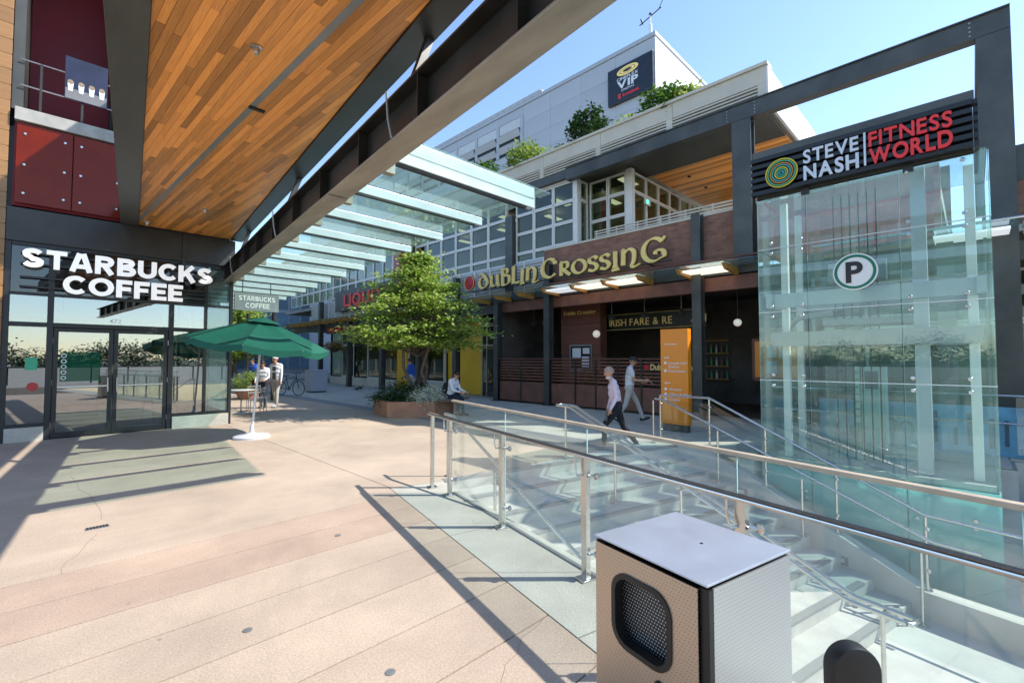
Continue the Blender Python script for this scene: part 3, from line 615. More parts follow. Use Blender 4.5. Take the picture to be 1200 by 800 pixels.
# second glass guard standing on the sloping side wall
g2 = thing('stair_glass_guard', 'glass balustrade with round steel posts standing on the sloping stair wall', 'railing', SP(-6.2, PB), SROT)
sp2 = [-6.6, -5.45, -4.4, -3.35, -2.33, -.8, 1.0]
for a, b in zip(sp2[:-1], sp2[1:]):
    za, zb = (strz(a) if a > -6.3 else 0), strz(b)
    MB(SX).extr([(P1 + .11, -a - .02, za + .02), (P1 + .11, -b + .02, zb + .02), (P1 + .11, -b + .02, zb + .85), (P1 + .11, -a - .02, za + .85)], (.012, 0, 0)).build('glass_panel', 'glass_clear', g2)
for s in sp2[:-1]:
    z = strz(s) if s > -6.3 else 0
    q = MB(SX).tube([(P1 + .09, -s, z), (P1 + .09, -s, z + .93)], .02, 12).build('post', 'steel_rail', g2, smooth=True)
    MB(SX).lathe((P1 + .09, -s, z), [(.055, 0), (.055, .01), (.025, .012)], 14).build('base_plate', 'steel_rail', q)
    for zz in (.25, .78): MB(SX).lathe((P1 + .05, -s - .03, z + zz), [(0, -.005), (.022, 0), (.022, .05), (0, .055)], 12, 'X').build('clamp', 'steel_rail', q, smooth=True)
MB(SX).tube([(P1 + .09, -s, (strz(s) if s > -6.3 else 0) + .95) for s in sp2], .021, 12).build('top_rail', 'steel_rail', g2, smooth=True)

# ================================================================ LITTER BIN
ZT = 1.0
def binpt(px, py): d = (CAMZ - ZT) * FPX / (py - 420.); return LD((px - 600) / FPX * d, d, ZT)
fc, lc, rc = binpt(824, 680), binpt(693, 625), binpt(921, 639)
e1 = (lc - fc); e2 = (rc - fc); W1 = (e1.length + e2.length) / 2
ang = math.atan2(e2.y, e2.x)                  # right-hand face runs along local x
BX = Matrix.Translation((fc.x, fc.y, 0)) @ Matrix.Rotation(ang, 4, 'Z')
can = thing('litter_bin', 'square perforated stainless steel litter bin with a rounded opening beside the glass guard', 'litter bin', (fc.x, fc.y, 0), ang)
bs = W1
MB(BX).box(.10, bs - .004, .004, bs - .004, .02, ZT - .03).build('liner', 'rubber', can)
MB(BX).box(-.004, bs + .004, -.004, bs + .004, ZT - .008, ZT).build('lid', 'can_top', can, bevel=.002)
MB(BX).box(.031, bs, -.002, .003, .06, ZT - .02).build('side_panel', 'perforated', can)              # right face
MB(BX).box(.0, bs, bs - .003, bs + .002, .06, ZT - .02).build('side_panel', 'perforated', can)
MB(BX).box(bs - .003, bs + .002, .0, bs, .06, ZT - .02).build('side_panel', 'perforated', can)
# door face with a real rounded hole
def rrect(u0, u1, v0, v1, r, k=6):
    out = []
    for cu, cv, a0 in ((u1 - r, v1 - r, 0), (u0 + r, v1 - r, 90), (u0 + r, v0 + r, 180), (u1 - r, v0 + r, 270)):
        for i in range(k + 1): a = rad(a0 + 90 * i / k); out.append((cu + r * math.cos(a), cv + r * math.sin(a)))
    return out
oy0, oy1, oz0, oz1 = bs * .27, bs * .80, ZT - .37, ZT - .10
op = rrect(oy0, oy1, oz0, oz1, .075); fr = [(.03, .06), (bs - .004, .06), (bs - .004, ZT - .024), (.03, ZT - .024)]
tt = tessellate_polygon([[Vector((u, v, 0)) for u, v in fr], [Vector((u, v, 0)) for u, v in op]])
ptsd = fr + op; dm = MB(BX); n = dm.pts([(-.006, u, v) for u, v in ptsd] + [(-.002, u, v) for u, v in ptsd]); kk = len(ptsd)
for t in tt: dm.f.append(tuple(n + i for i in t)); dm.f.append(tuple(n + kk + i for i in t[::-1]))
for i in range(len(op)): a, b = n + 4 + i, n + 4 + (i + 1) % len(op); dm.f.append((a, b, b + kk, a + kk))
dr = dm.build('door', 'perforated_warm_reflect', can, fixn=True)
ring = MB(BX); inner = rrect(oy0 + .014, oy1 - .014, oz0 + .014, oz1 - .014, .062); outr = rrect(oy0 - .006, oy1 + .006, oz0 - .006, oz1 + .006, .08); k = len(inner)
n = ring.pts([(-.012, *q) for q in outr] + [(-.012, *q) for q in inner] + [(.03, *q) for q in inner] + [(-.004, *q) for q in outr])
for i in range(k):
    j = (i + 1) % k; ring.f += [(n + i, n + j, n + k + j, n + k + i), (n + k + i, n + k + j, n + 2 * k + j, n + 2 * k + i), (n + 3 * k + i, n + 3 * k + j, n + j, n + i)]
ring.build('opening_frame', 'rubber', dr, fixn=True, smooth=True)
MB(BX).lathe((-.013, oy0 + .05, oz0 - .05), [(0, -.004), (.016, -.003), (.018, .0), (.018, .008)], 16, 'X').build('lock', 'rubber', dr, smooth=True)
MB(BX).box(.006, .03, -.004, .03, .06, ZT - .02).build('corner_seal', 'rubber', can)
MB(BX).lathe((bs * .55, bs * .42, ZT), [(.006, 0), (.006, .002), (.003, .0025)], 10).build('screw', 'rubber', can)
for a in (.06, bs - .06):
    for b in (.06, bs - .06): MB(BX).lathe((a, b, 0), [(.025, 0), (.025, .02), (.015, .03)], 12).build('foot', 'rubber', can)
# dark liner mesh behind the opening: a see-through perforated inner sheet
perfmat('perforated_dark', (.012, .012, .012), .0, .5, .0125, .0032, (.42, .40, .37))
MB(BX).box(.055, .058, .02, bs - .02, .08, ZT - .05).build('inner_sheet', 'perforated_dark', can)
# black round-topped post
bp = G(996, 752, .93); q = MB(); R = .066; prof = [(R * math.cos(a), R * math.sin(a)) for a in [math.pi * i / 20 for i in range(21)]]
f = LD(1, 0).normalized(); c = LD(0, 0); top = .93 - R
P = [Vector((bp.x, bp.y, 0)) + f * -R] + [Vector((bp.x, bp.y, 0)) + f * R] + [Vector((bp.x, bp.y, top)) + f * u + UZ * v for u, v in prof]
q.extr(P, LD(0, .05)); bo = thing('round_topped_post', 'short black round-topped post beside the litter bin', 'post', (bp.x, bp.y, 0))
q.build('post_body', 'rubber', bo, bevel=.008, smooth=True, fixn=True)
c = Vector((bp.x, bp.y, 0)) + LD(0, .025); MB().lathe((c.x, c.y, 0), [(.11, 0), (.11, .01), (.075, .016)], 24).build('base_plate', 'rubber', bo)
# ================================================================ COFFEE SHOP BUILDING (left)
YF = 14.0
def xl(Y): return .56 + .0952 * (Y - 5.18)        # left edge of the timber soffit
def xr(Y): return 2.30 + .0952 * (Y - 3.46)       # right edge
shop = thing('coffee_shop', 'dark framed glass coffee shop front with white lettering under a timber soffit', 'shop', (1.4, YF, 0))
XS = [-.66, -.03, .06, 1.02, 1.99, 2.10, 2.80, 3.36]
def frame(name, x0, x1, y0, y1, z0, z1, m='black_frame', parent=None, bev=.004): return MB().box(x0, x1, y0, y1, z0, z1).build(name, m, parent or shop, bevel=bev)
for x, wd in ((-.68, .09), (-.03, .1), (2.08, .1), (2.80, .06), (3.37, .07)): frame('mullion', x - wd / 2, x + wd / 2, YF - .06, YF + .08, 0.0 if x != 2.80 else .3, 4.15)
for z, h, x0, x1 in ((2.44, .09, -.635, 3.335), (3.08, .06, -.635, 3.335), (4.12, .08, -.635, 3.335), (.33, .07, -.635, -.08), (.33, .07, 2.13, 3.335)):
    frame('transom', x0, x1, YF - .045, YF + .065, z - h / 2, z + h / 2)
frame('header', -.72, 3.42, YF - .09, YF + .1, 4.16, 4.85, 'dark_steel')
frame('header_post', 2.25, 2.33, YF - .12, YF - .091, 3.9, 4.84, 'dark_steel')
for x0, x1 in ((-.64, -.075), (2.135, 3.34)): frame('kerb', x0, x1, YF - .10, YF + .1, 0, .292, 'grey_concrete')
for a, b, z0, z1, m in ((-.63, -.08, .37, 2.39, 'glass_store'), (2.13, 2.77, .37, 2.39, 'glass_store'), (2.83, 3.33, .37, 2.39, 'glass_side'), (-.63, -.08, 2.49, 3.05, 'glass_store'), (.02, 2.03, 2.49, 3.05, 'glass_store'), (2.13, 2.77, 2.49, 3.05, 'glass_store'), (2.83, 3.33, 2.49, 3.05, 'glass_side'),
                    (-.63, -.08, 3.11, 4.08, 'glass_soffit_reflect'), (.02, 2.03, 3.11, 4.08, 'glass_soffit_reflect'), (2.13, 2.77, 3.11, 4.08, 'glass_soffit_reflect'), (2.83, 3.33, 3.11, 4.08, 'glass_side')):
    MB().box(a, b, YF, YF + .012, z0, z1).build('glass_pane', m, shop)
for x0, x1, hx in ((.03, 1.005, .93), (1.02, 2.02, 1.09)):
    d = MB(); 
    for bx in ((x0, x0 + .075, .02, 2.38), (x1 - .075, x1, .02, 2.38)): d.box(bx[0], bx[1], YF - .03, YF + .03, bx[2], bx[3])
    d.box(x0 + .076, x1 - .076, YF - .03, YF + .03, .02, .14); d.box(x0 + .076, x1 - .076, YF - .03, YF + .03, 2.30, 2.38)
    dd = d.build('door', 'black_frame', shop)
    MB().box(x0 + .077, x1 - .077, YF - .004, YF + .006, .141, 2.299).build('pane', 'glass_store', dd)
    MB().box(x0 + .077, x1 - .077, YF - .045, YF - .031, 1.09, 1.12).build('push_bar', 'steel', dd, bevel=.004)
    MB().tube([(hx, YF - .03, .98), (hx, YF - .085, .98), (hx, YF - .085, 1.28), (hx, YF - .03, 1.28)], .012, 10).build('handle', 'steel', dd, smooth=True)
    for z in (.3, 1.2, 2.1):
        xx = x0 - .008 if hx == .93 else x1 + .008; MB().tube([(xx, YF - .04, z - .06), (xx, YF - .04, z + .06)], .01, 8).build('hinge', 'steel', dd)
line_text(shop, '472', (.93, YF - .004, 2.53), (1, 0, 0), UZ, .14, 'white_letter', .003, .01, name='street_number')
# decals on the glass
gd = tag(MB().box(-.38, -.2, YF - .008, YF - .003, 1.48, 1.74).build('green_notice', 'green_decal'), 'small green square notice on the narrow pane left of the shop doors', 'notice')
rdk = tag(MB().lathe((-.26, YF - .007, 1.13), [(.09, -.003), (.09, .003)], 24, 'Y').build('red_sticker', 'red_decal'), 'round red sticker low on the narrow pane left of the shop doors', 'sticker')
gl = thing('green_window_film', 'green translucent film with a column of rings on the left shop door', 'window film', (.4, YF - .01, 1.3))
glass('film_green', (.30, .62, .48), .05, .5, 3, body=.45, bodycol=(.03, .30, .17)); MB().box(.14, .8, YF - .012, YF - .008, 1.22, 1.86).build('film', 'film_green', gl)
for i in range(5):
    z = 1.3 + i * .12; rg = MB()
    n = rg.pts([(.2 + r * math.cos(a), YF - .016, z + r * math.sin(a)) for r in (.045, .03) for a in [2 * math.pi * k / 20 for k in range(20)]])
    for k in range(20): rg.f.append((n + k, n + (k + 1) % 20, n + 20 + (k + 1) % 20, n + 20 + k))
    rg.build('ring', 'white_letter', gl)
# main sign
sg = thing('coffee_sign', 'white STARBUCKS COFFEE lettering raised on the dark shop front', 'sign', (1.2, YF - .2, 3.3))
for z in (3.70, 3.92, 3.22, 3.42): MB().box(-.5, 2.78, YF - .12, YF - .10, z - .02, z + .02).build('sign_rail', 'black', sg)
block_text(sg, 'STARBUCKS', (-.475, YF - .2, 3.61), (1, 0, 0), UZ, .40, 3.35, 'glow_letter', .07)
block_text(sg, 'COFFEE', (.14, YF - .2, 3.115), (1, 0, 0), UZ, .40, 2.12, 'glow_letter', .07)
# interior
room = thing('shop_interior', 'dim coffee shop interior with brown back wall seen through the glass front', 'interior', (1, 17, 0))
MB().box(-3, 3.3, YF + .12, 21, .0, .02).build('room_floor', 'interior_floor', room)
MB().box(-3, 3.3, 21, 21.2, 0, 4.8).build('back_wall', 'interior_wall', room)
MB().box(-3.2, -3, YF + .12, 21, 0, 4.8).build('side_wall', 'interior_brown', room)
MB().box(-3, 3.3, YF + .12, 21, 4.2, 4.3).build('room_ceiling', 'interior_dark', room)
MB().box(-1.5, 1.0, 17.6, 18.3, .02, 1.1).build('counter', 'counter', room, bevel=.01)
MB().box(-1.5, 2.6, 20.7, 20.95, 2.2, 3.0).build('menu_board', 'black', room)
for x in (-.8, .2, 1.2, 2.2):
    q = MB().tube([(x, 17, 3.0), (x, 17, 4.2)], .008, 6).build('lamp_cord', 'black', room); MB().lathe((x, 17, 2.75), [(.02, .25), (.09, .2), (.14, .0), (.13, .0), (.08, .18)], 14).build('lamp_shade', 'counter', q, smooth=True)
def bar_stool(x, y, label):
    t = thing('bar_stool', label, 'stool', (x, y, .02), 0, group='bar stools inside the coffee shop window')
    MB().lathe((x, y, .74), [(.0, 0), (.17, 0), (.18, .02), (.16, .045), (0, .05)], 18).build('seat', 'counter', t, smooth=True)
    for i in range(4):
        a = rad(45 + 90 * i); MB().tube([(x + .1 * math.cos(a), y + .1 * math.sin(a), .74), (x + .2 * math.cos(a), y + .2 * math.sin(a), .02)], .012, 8).build('leg', 'black_frame', t)
    MB().tube([(x + .16 * math.cos(a), y + .16 * math.sin(a), .3) for a in [2 * math.pi * i / 16 for i in range(17)]], .008, 6).build('foot_ring', 'steel', t)
for x, y, lb in ((2.3, 15.0, 'bar stool under the tall window table inside the coffee shop'), (2.75, 15.3, 'bar stool behind the corner pane of the coffee shop'), (1.9, 15.9, 'bar stool behind the right shop door')): bar_stool(x, y, lb)
ht = thing('high_table', 'tall narrow window table inside the coffee shop', 'table', (2.5, 14.6, .02)); MB().box(2.15, 3.1, 14.4, 14.75, 1.0, 1.05).build('table_top', 'counter', ht, bevel=.006)
for x in (2.25, 3.0): MB().tube([(x, 14.57, .02), (x, 14.57, 1.0)], .025, 10).build('leg', 'black_frame', ht)
# side of the shop along the mall: glass bays
for i, y0 in enumerate((YF + .12, 16.4, 18.7, 21.0, 23.3)):
    for z0, z1 in ((.35, 2.40), (2.48, 4.1)): MB().box(3.36, 3.372, y0 + .05, y0 + 2.2, z0, z1).build('glass_pane', 'glass_side', shop)
    frame('mullion', 3.32, 3.40, y0 - .03, y0 + .04, .3, 4.15)
frame('side_kerb', 3.28, 3.42, YF + .12, 25.6, 0, .34, 'grey_concrete'); frame('side_transom', 3.33, 3.4, YF + .12, 25.6, 2.405, 2.475); frame('side_header', 3.3, 3.42, YF + .12, 25.6, 4.16, 4.9, 'dark_steel')
MB().box(-3, 3.41, YF + .13, 30, 4.86, 6.6).build('upper_wall', 'dark_panel', shop); 
# upper level: red glazed spandrel, slab edge, red room, rail and poster
for x0, x1 in ((-.62, .22), (.24, 1.10)):
    q = MB().box(x0, x1, YF - .14, YF - .125, 4.95, 6.62).build('red_panel', 'red_glass', shop)
    for px_ in (x0 + .12, x1 - .12):
        for z in (5.15, 5.75, 6.4): MB().lathe((px_, YF - .145, z), [(0, -.012), (.022, -.01), (.024, .004)], 12, 'Y').build('fixing', 'steel', q)
MB().box(-.66, 1.12, YF - .02, YF + .1, 4.9, 6.64).build('panel_backing', 'red_wall', shop)
MB().box(-.66, 1.75, YF - .2, YF + 2.5, 6.65, 6.92).build('floor_slab', 'slab_concrete', shop, bevel=.01)
MB().box(-.6, 3.4, YF + 2.5, YF + 2.7, 6.92, 12).build('red_wall', 'red_wall', shop)
MB().box(-.72, -.55, YF + .0, YF + 2.5, 6.93, 12).build('return_wall', 'dark_panel', shop)
MB().box(1.02, 1.3, YF + .2, YF + 2.4, 6.93, 12).build('timber_pier', 'bamboo', shop)
MB().tube([(.92, YF + 1.2, 6.93), (.92, YF + 1.2, 12)], .05, 10).build('downpipe', 'dark_steel', shop, smooth=True)
MB().box(-.66, 3.4, YF - .1, YF + 2.7, 12, 12.4).build('roof_slab', 'dark_panel', shop)
MB().box(2.9, 7.0, 9.2, YF - .11, 10.3, 10.6).build('shade_overhang', 'dark_panel', shop); MB().box(2.9, 3.4, YF - .11, YF + 2.6, 10.3, 10.6).build('shade_overhang', 'dark_panel', shop)  # unseen slab, added to shade the red panels into a diagonal sun patch
rl = thing('balcony_rail', 'thin steel balcony rail in front of the red upper room', 'railing', (.3, YF - .05, 6.92))
for z in (7.45, 8.0): MB().tube([(-.6, YF - .05, z), (1.7, YF - .05, z)], .014, 8).build('rail', 'steel_rail', rl)
for x in (-.3, .35, 1.0): MB().box(x - .02, x + .02, YF - .07, YF - .03, 6.92, 8.0).build('post', 'dark_steel', rl)
ps = thing('cafe_poster', 'dark blue poster with four pale cups hung on the balcony rail', 'poster', (.45, YF - .1, 7.5))
MB().box(.06, .76, YF - .11, YF - .095, 7.42, 8.36).build('board', 'poster', ps); MB().box(.07, .75, YF - .114, YF - .1105, 7.43, 7.66).build('shelf_band', 'poster_grey', ps)
for i in range(4):
    cx = .15 + i * .172; MB().extr([(cx - .05, YF - .118, 7.8), (cx + .05, YF - .118, 7.8), (cx + .035, YF - .118, 7.6), (cx - .035, YF - .118, 7.6)], (0, .003, 0)).build('cup', 'white_letter', ps)
    MB().lathe((cx, YF - .119, 7.8), [(.05, -.001), (.05, .002)], 14, 'Y').build('cup_rim', 'counter', ps)
# timber clad pier at the left with boards one by one
pier = thing('timber_pier', 'tall pier clad in pale horizontal timber boards left of the coffee shop', 'pier', (-1.2, YF, 0))
MB().box(-2.6, -.76, YF - .04, YF + 2, 0, 12).build('core', 'dark_panel', pier)
pm = unit_mesh('board', 'bamboo', .03)
for i in range(40):
    z = .16 + i * .32; x0 = -2.7 if i % 2 else -2.0
    if z < 12: piece(pm, 'board', pier, ((x0 - .73) / 2 - .0, YF - .075, z), (abs(x0 + .73), .05, .314))
# ---------------------------------------------------------------- timber soffit
ZS = 4.88
sof = thing('timber_soffit', 'warm cedar plank soffit roof reaching out in front of the coffee shop', 'canopy roof', (1.5, 6, ZS))
YN = -3.0
MB().prism([(xl(YN) - .3, YN), (xr(YN) + .28, YN), (xr(YF) + .28, YF - .12), (xl(YF) - .33, YF - .12)], ZS + .05, ZS + .42).build('roof_deck', 'dark_panel', sof)
fin = lambda f, g, n, m, z0, z1: MB().prism([(f(YN), YN), (g(YN), YN), (g(YF - .12), YF - .12), (f(YF - .12), YF - .12)], z0, z1).build(n, m, sof, bevel=.004)
fin(lambda y: xl(y) - .33, lambda y: xl(y) - .003, 'edge_plate', 'fin_steel', ZS - .03, ZS + .048)
fin(lambda y: xr(y) + .003, lambda y: xr(y) + .28, 'edge_plate', 'dark_steel', ZS - .03, ZS + .048)
fin(lambda y: xr(y) + .25, lambda y: xr(y) + .28, 'edge_web', 'dark_steel', ZS + .049, ZS + .4)
pu = Vector((-.052, 1, 0)).normalized(); pv = Vector((pu.y, -pu.x, 0)); pang = math.atan2(-pu.x, pu.y)
wdt = .074; rng = random.Random(3)
for k in range(-26, 56):                       # rows of planks, laid along pu, cut to the tapering edge lines
    v0 = k * wdt; t = -4.0 + rng.uniform(0, 1.5)
    while t < 14.5:
        ln = rng.choice((.9, 1.3, 1.7, 2.1, 2.5)); a0, a1 = t + .002, t + ln - .002; t += ln
        if 1.98 < v0 + wdt / 2 - .0 < 2.09 + .0: continue
        quad = [pu * a + pv * b for a, b in ((a0, v0 + .0015), (a0, v0 + wdt - .0015), (a1, v0 + wdt - .0015), (a1, v0 + .0015))]
        poly = [(q.x, q.y) for q in quad]
        poly = clip(poly, 1, -.0952, xr(0) - .002); 
        if len(poly) > 2: poly = clip(poly, -1, .0952, -xl(0) - .002)
        if len(poly) > 2: poly = clip(poly, 0, 1, YF - .125)
        if len(poly) > 2: poly = clip(poly, 0, -1, 3.0)
        if len(poly) < 3: continue
        ar = abs(sum(poly[i][0] * poly[(i + 1) % len(poly)][1] - poly[(i + 1) % len(poly)][0] * poly[i][1] for i in range(len(poly)))) / 2
        if ar < .0015: continue
        if max(p[1] for p in poly) < 3.2: continue
        MB().prism(poly, ZS - rng.uniform(0, .003), ZS + .018).build('plank', 'cedar', sof)
# light track slot
tv = 2.035; MB().prism([tuple((pu * a + pv * b).xy) for a, b in ((3.2, tv - .04), (3.2, tv + .04), (13.75, tv + .04), (13.75, tv - .04))], ZS + .0, ZS + .03).build('light_track', 'steel_grey', sof)
for px, py in ((293, 46), (236, 243), (168, 258)):
    q = G(px, py, ZS); l = MB().lathe((q.x, q.y, ZS - .02), [(.055, .02), (.055, .008), (.03, .004), (.028, -.05), (.02, -.06)], 16).build('sprinkler', 'steel' if px != 168 else 'white_alu', sof, smooth=True)
q = G(295, 122, ZS); MB().box(q.x - .09, q.x + .09, q.y - .03, q.y + .03, ZS - .02, ZS + .01).build('sensor', 'black', sof)

# ================================================================ STEEL BEAM AND GLASS CANOPY
def xb(Y): return 2.24 + .0968 * (Y - 1.47)
ZB = 3.76; bd = Vector((.0968, 1, 0)).normalized(); YA, YE = -3.0, 27.0
can2 = thing('glass_canopy', 'long glass canopy with white ribs carried by a dark steel beam', 'canopy', (2.6, 4.7, 3.8))
def run(n, m, a, b, z0, z1, y0=YA, y1=YE, bev=.0): return MB().prism([(xb(y0) + a, y0), (xb(y0) + b, y0), (xb(y1) + b, y1), (xb(y1) + a, y1)], z0, z1).build(n, m, can2, bevel=bev)
run('beam_flange', 'flange_steel', -.26, 0, ZB, ZB + .022, bev=.003); run('beam_web', 'dark_steel', -.142, -.118, ZB + .0225, ZB + .42); run('beam_flange', 'dark_steel', -.26, 0, ZB + .4205, ZB + .442)
for i in range(20):
    y = -2 + i * 1.33
    MB().prism([(xb(y) - .25, y), (xb(y) - .143, y), (xb(y + .012) - .143, y + .012), (xb(y + .012) - .25, y + .012)], ZB + .023, ZB + .42).build('stiffener', 'dark_steel', can2)
run('splice_plate', 'flange_steel', -.255, -.005, ZB - .016, ZB - .001, 5.6, 5.95)
for i, y in enumerate((3.7, 8.2, 12.6)):
    MB().bar((xb(y) - .13, y, ZB + .445), (xr(y) + .27, y, ZS + .1), .07, .07).build('strut', 'dark_steel', can2)
    MB().tube([(xb(y) - .3, y + .12, ZB + .45), (xb(y) - .28, y + .12, ZB + .2), (xb(y) - .25, y + .1, ZB + .02)], .012, 8).build('cable', 'steel_grey', can2, smooth=True)
RW = 2.62; ZR = 4.02
for i in range(16):
    y = 4.75 + 1.33 * i; big = i == 0
    r = MB().box(xb(y) - .02, xb(y) + RW, y - (.06 if big else .032), y + (.06 if big else .032), ZR + (0 if big else .04), ZR + (.30 if big else .17)).build('rib', 'white_alu', can2, bevel=.004)
    MB().box(xb(y) - .0, xb(y) + RW - .15, y - .03, y + .03, ZR - .03 + (0 if big else .04), ZR - .001 + (0 if big else .04)).build('rib_channel', 'dark_steel', r)
    if big: MB().box(xb(y) + .05, xb(y) + RW - .02, y - .064, y - .061, ZR + .13, ZR + .145).build('groove', 'steel_grey', r)
    MB().prism([(xb(y) - .02, y - .05), (xb(y) + .22, y - .05), (xb(y) + .22, y + .05), (xb(y) - .02, y + .05)], ZB + .1, ZR - .002).build('bracket', 'flange_steel', r)
    if i < 15:
        MB().prism([(xb(y) - .02, y + .065), (xb(y) + RW + .12, y + .065), (xb(y + 1.33) + RW + .12, y + 1.33 - .05), (xb(y + 1.33) - .02, y + 1.33 - .05)], ZR + .18, ZR + .195).build('glass_panel', 'glass_canopy', can2)
    y2 = y
MB().prism([(xb(4.4) + .3, 4.45), (xb(4.4) + RW + .12, 4.45), (xb(4.75) + RW + .12, 4.685), (xb(4.75) + .3, 4.685)], ZR + .18, ZR + .195).build('glass_panel', 'glass_canopy', can2)
for y in (9.5, 14.5, 20.5, 26): 
    MB().lathe((xb(y) + RW - .2, y, 0), [(.07, 0), (.07, ZR)], 14).build('canopy_post', 'dark_steel', can2, smooth=True) if y > 20 else None
# hanging blade sign
bsn = thing('hanging_sign', 'grey hanging STARBUCKS COFFEE board under the glass canopy', 'sign', (4.35, 15.2, 3.1))
MB().box(3.74, 4.95, 15.17, 15.23, 3.14, 3.66).build('board', 'steel_grey', bsn, bevel=.006)
for x in (3.95, 4.72): MB().tube([(x, 15.2, 3.66), (x, 15.2, ZR)], .012, 8).build('hanger', 'dark_steel', bsn)
block_text(bsn, 'STARBUCKS', (3.84, 15.165, 3.43), (1, 0, 0), UZ, .15, 1.0, 'white_letter', .008)
block_text(bsn, 'COFFEE', (4.02, 15.165, 3.22), (1, 0, 0), UZ, .15, .66, 'white_letter', .008)
# ================================================================ PUB BUILDING (right side of the mall)
XD = 13.3
pub = thing('pub_building', 'long brick pub building with white upper windows and a cream roof edge', 'building', (XD, 12, 0))
def pb(name, m, x0, x1, y0, y1, z0, z1, bev=0, parent=None): return MB().box(x0, x1, y0, y1, z0, z1).build(name, m, parent or pub, bevel=bev)
def window(y0, y1, z0, z1, X, parent=None, fw=.055, dep=.12, m='glass_window', fm='white_frame'):
    f = MB(); f.box(X, X + dep, y0, y0 + fw, z0, z1); f.box(X, X + dep, y1 - fw, y1, z0, z1); f.box(X, X + dep, y0 + fw, y1 - fw, z0, z0 + fw); f.box(X, X + dep, y0 + fw, y1 - fw, z1 - fw, z1)
    o = f.build('window', fm, parent or pub); MB().box(X + .05, X + .062, y0 + fw, y1 - fw, z0 + fw, z1 - fw).build('pane', m, o); return o
def windowx(x0, x1, z0, z1, Y, parent=None, fw=.055, dep=.12, m='glass_window', fm='white_frame'):
    f = MB(); f.box(x0, x0 + fw, Y, Y + dep, z0, z1); f.box(x1 - fw, x1, Y, Y + dep, z0, z1); f.box(x0 + fw, x1 - fw, Y, Y + dep, z0, z0 + fw); f.box(x0 + fw, x1 - fw, Y, Y + dep, z1 - fw, z1)
    o = f.build('window', fm, parent or pub); MB().box(x0 + fw, x1 - fw, Y + .05, Y + .062, z0 + fw, z1 - fw).build('pane', m, o); return o
# ground floor steel columns and beams
for y, zt in ((13.85, 4.05), (11.1, 5.25), (5.5, 5.85), (16.6, 5.4), (19.6, 4.2), (23.2, 5.6), (27.2, 4.2), (31.5, 5.6), (.35, 4.2), (-2.8, 4.2)):
    c = MB(); hw = .13; c.box(XD - .42, XD - .40, y - hw, y + hw, 0, zt); c.box(XD - .17, XD - .15, y - hw, y + hw, 0, zt); c.box(XD - .399, XD - .171, y - .012, y + .012, 0, zt)
    c.build('column', 'frame_steel', pub)
    pb('column_base', 'frame_steel', XD - .47, XD - .10, y - .18, y + .18, 0, .03)
pb('floor_beam', 'rust_panel', XD - .12, XD + .1, 3.0, 13.9, 3.62, 4.0); pb('floor_beam', 'frame_steel', XD - .12, XD + .1, 13.9, 40, 3.62, 4.0); pb('floor_beam', 'frame_steel', XD - .12, XD + .1, -9, 3.0, 3.62, 4.0)
# ground floor interior
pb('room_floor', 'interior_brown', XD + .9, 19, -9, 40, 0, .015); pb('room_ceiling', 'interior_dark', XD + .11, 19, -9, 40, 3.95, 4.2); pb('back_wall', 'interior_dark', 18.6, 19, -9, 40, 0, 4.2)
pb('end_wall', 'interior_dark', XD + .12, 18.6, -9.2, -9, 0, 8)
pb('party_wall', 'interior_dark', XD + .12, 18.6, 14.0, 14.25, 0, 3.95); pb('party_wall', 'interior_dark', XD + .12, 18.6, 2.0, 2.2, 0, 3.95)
# brick front, spandrels
pb('brick_wall', 'brick', XD, XD + .25, .4, 11.55, 4.32, 5.83); pb('coping', 'cream_panel', XD - .03, XD + .28, .4, 11.55, 5.831, 5.9, .01); pb('brick_wall', 'brick', XD, XD + .25, -9, -.25, 4.32, 5.2)
pb('red_brick_panel', 'red_brick', XD - .06, XD - .004, .42, 3.98, 4.34, 5.82)
pb('blue_grey_wall', 'frame_steel', XD - .02, XD + .3, -9, -.62, 5.2, 5.9)
pb('sign_band', 'rust_panel', XD - .03, XD - .002, 3.0, 11.6, 4.33, 4.62, .004)
# grey louvred band left of the brick, one louvre blade after another
for j in range(24):
    y0 = 11.6 + j * 1.02
    if y0 > 34: break
    p = pb('louvre_panel', 'light_louvre', XD + .06, XD + .12, y0, y0 + 1.0, 4.3, 5.58)
    pb('panel_post', 'white_frame', XD - .01, XD + .05, y0 - .04, y0 + .02, 4.3, 5.6)
    for i in range(9): MB().obox((XD + .03, y0 + .51, 4.45 + i * .125), (.075, .93, .016), Matrix.Rotation(rad(35), 3, 'Y')).build('blade', 'white_frame', p)
# first floor windows
pb('upper_back', 'interior_wall', 17.5, 17.7, 8.3, 40, 5.5, 8.4)
pb('upper_floor', 'slab_concrete', XD + .3, 22, 8.35, 40, 5.3, 5.5)
def bay(ys, X, zs):
    for a, b in zip(ys[:-1], ys[1:]):
        for c, d in zip(zs[:-1], zs[1:]): window(a + .01, b - .01, c + .005, d - .005, X)
ZW = [5.6, 5.98, 6.78, 7.55, 8.28]
bay([10.2, 11.2, 12.2, 13.2], XD + .12, ZW)
pb('bay_post', 'white_frame', XD + .06, XD + .26, 10.02, 10.18, 5.58, 8.3, .01)
windowx(XD + .3, XD + .78, 5.98, 7.55, 10.05); windowx(XD + .3, XD + .78, 7.56, 8.28, 10.05); windowx(XD + .3, XD + .78, 5.6, 5.97, 10.05)
bay([8.45, 9.2, 10.0], XD + .8, ZW)
pb('bay_post', 'white_frame', XD + .72, XD + .94, 8.18, 8.42, 5.9, 8.32, .01)
for i in range(9):                             # glazed side of the terrace
    x0 = XD + .96 + i * .92; windowx(x0, x0 + .9, 7.6, 8.28, 8.25); windowx(x0, x0 + .9, 5.9, 7.59, 8.25)
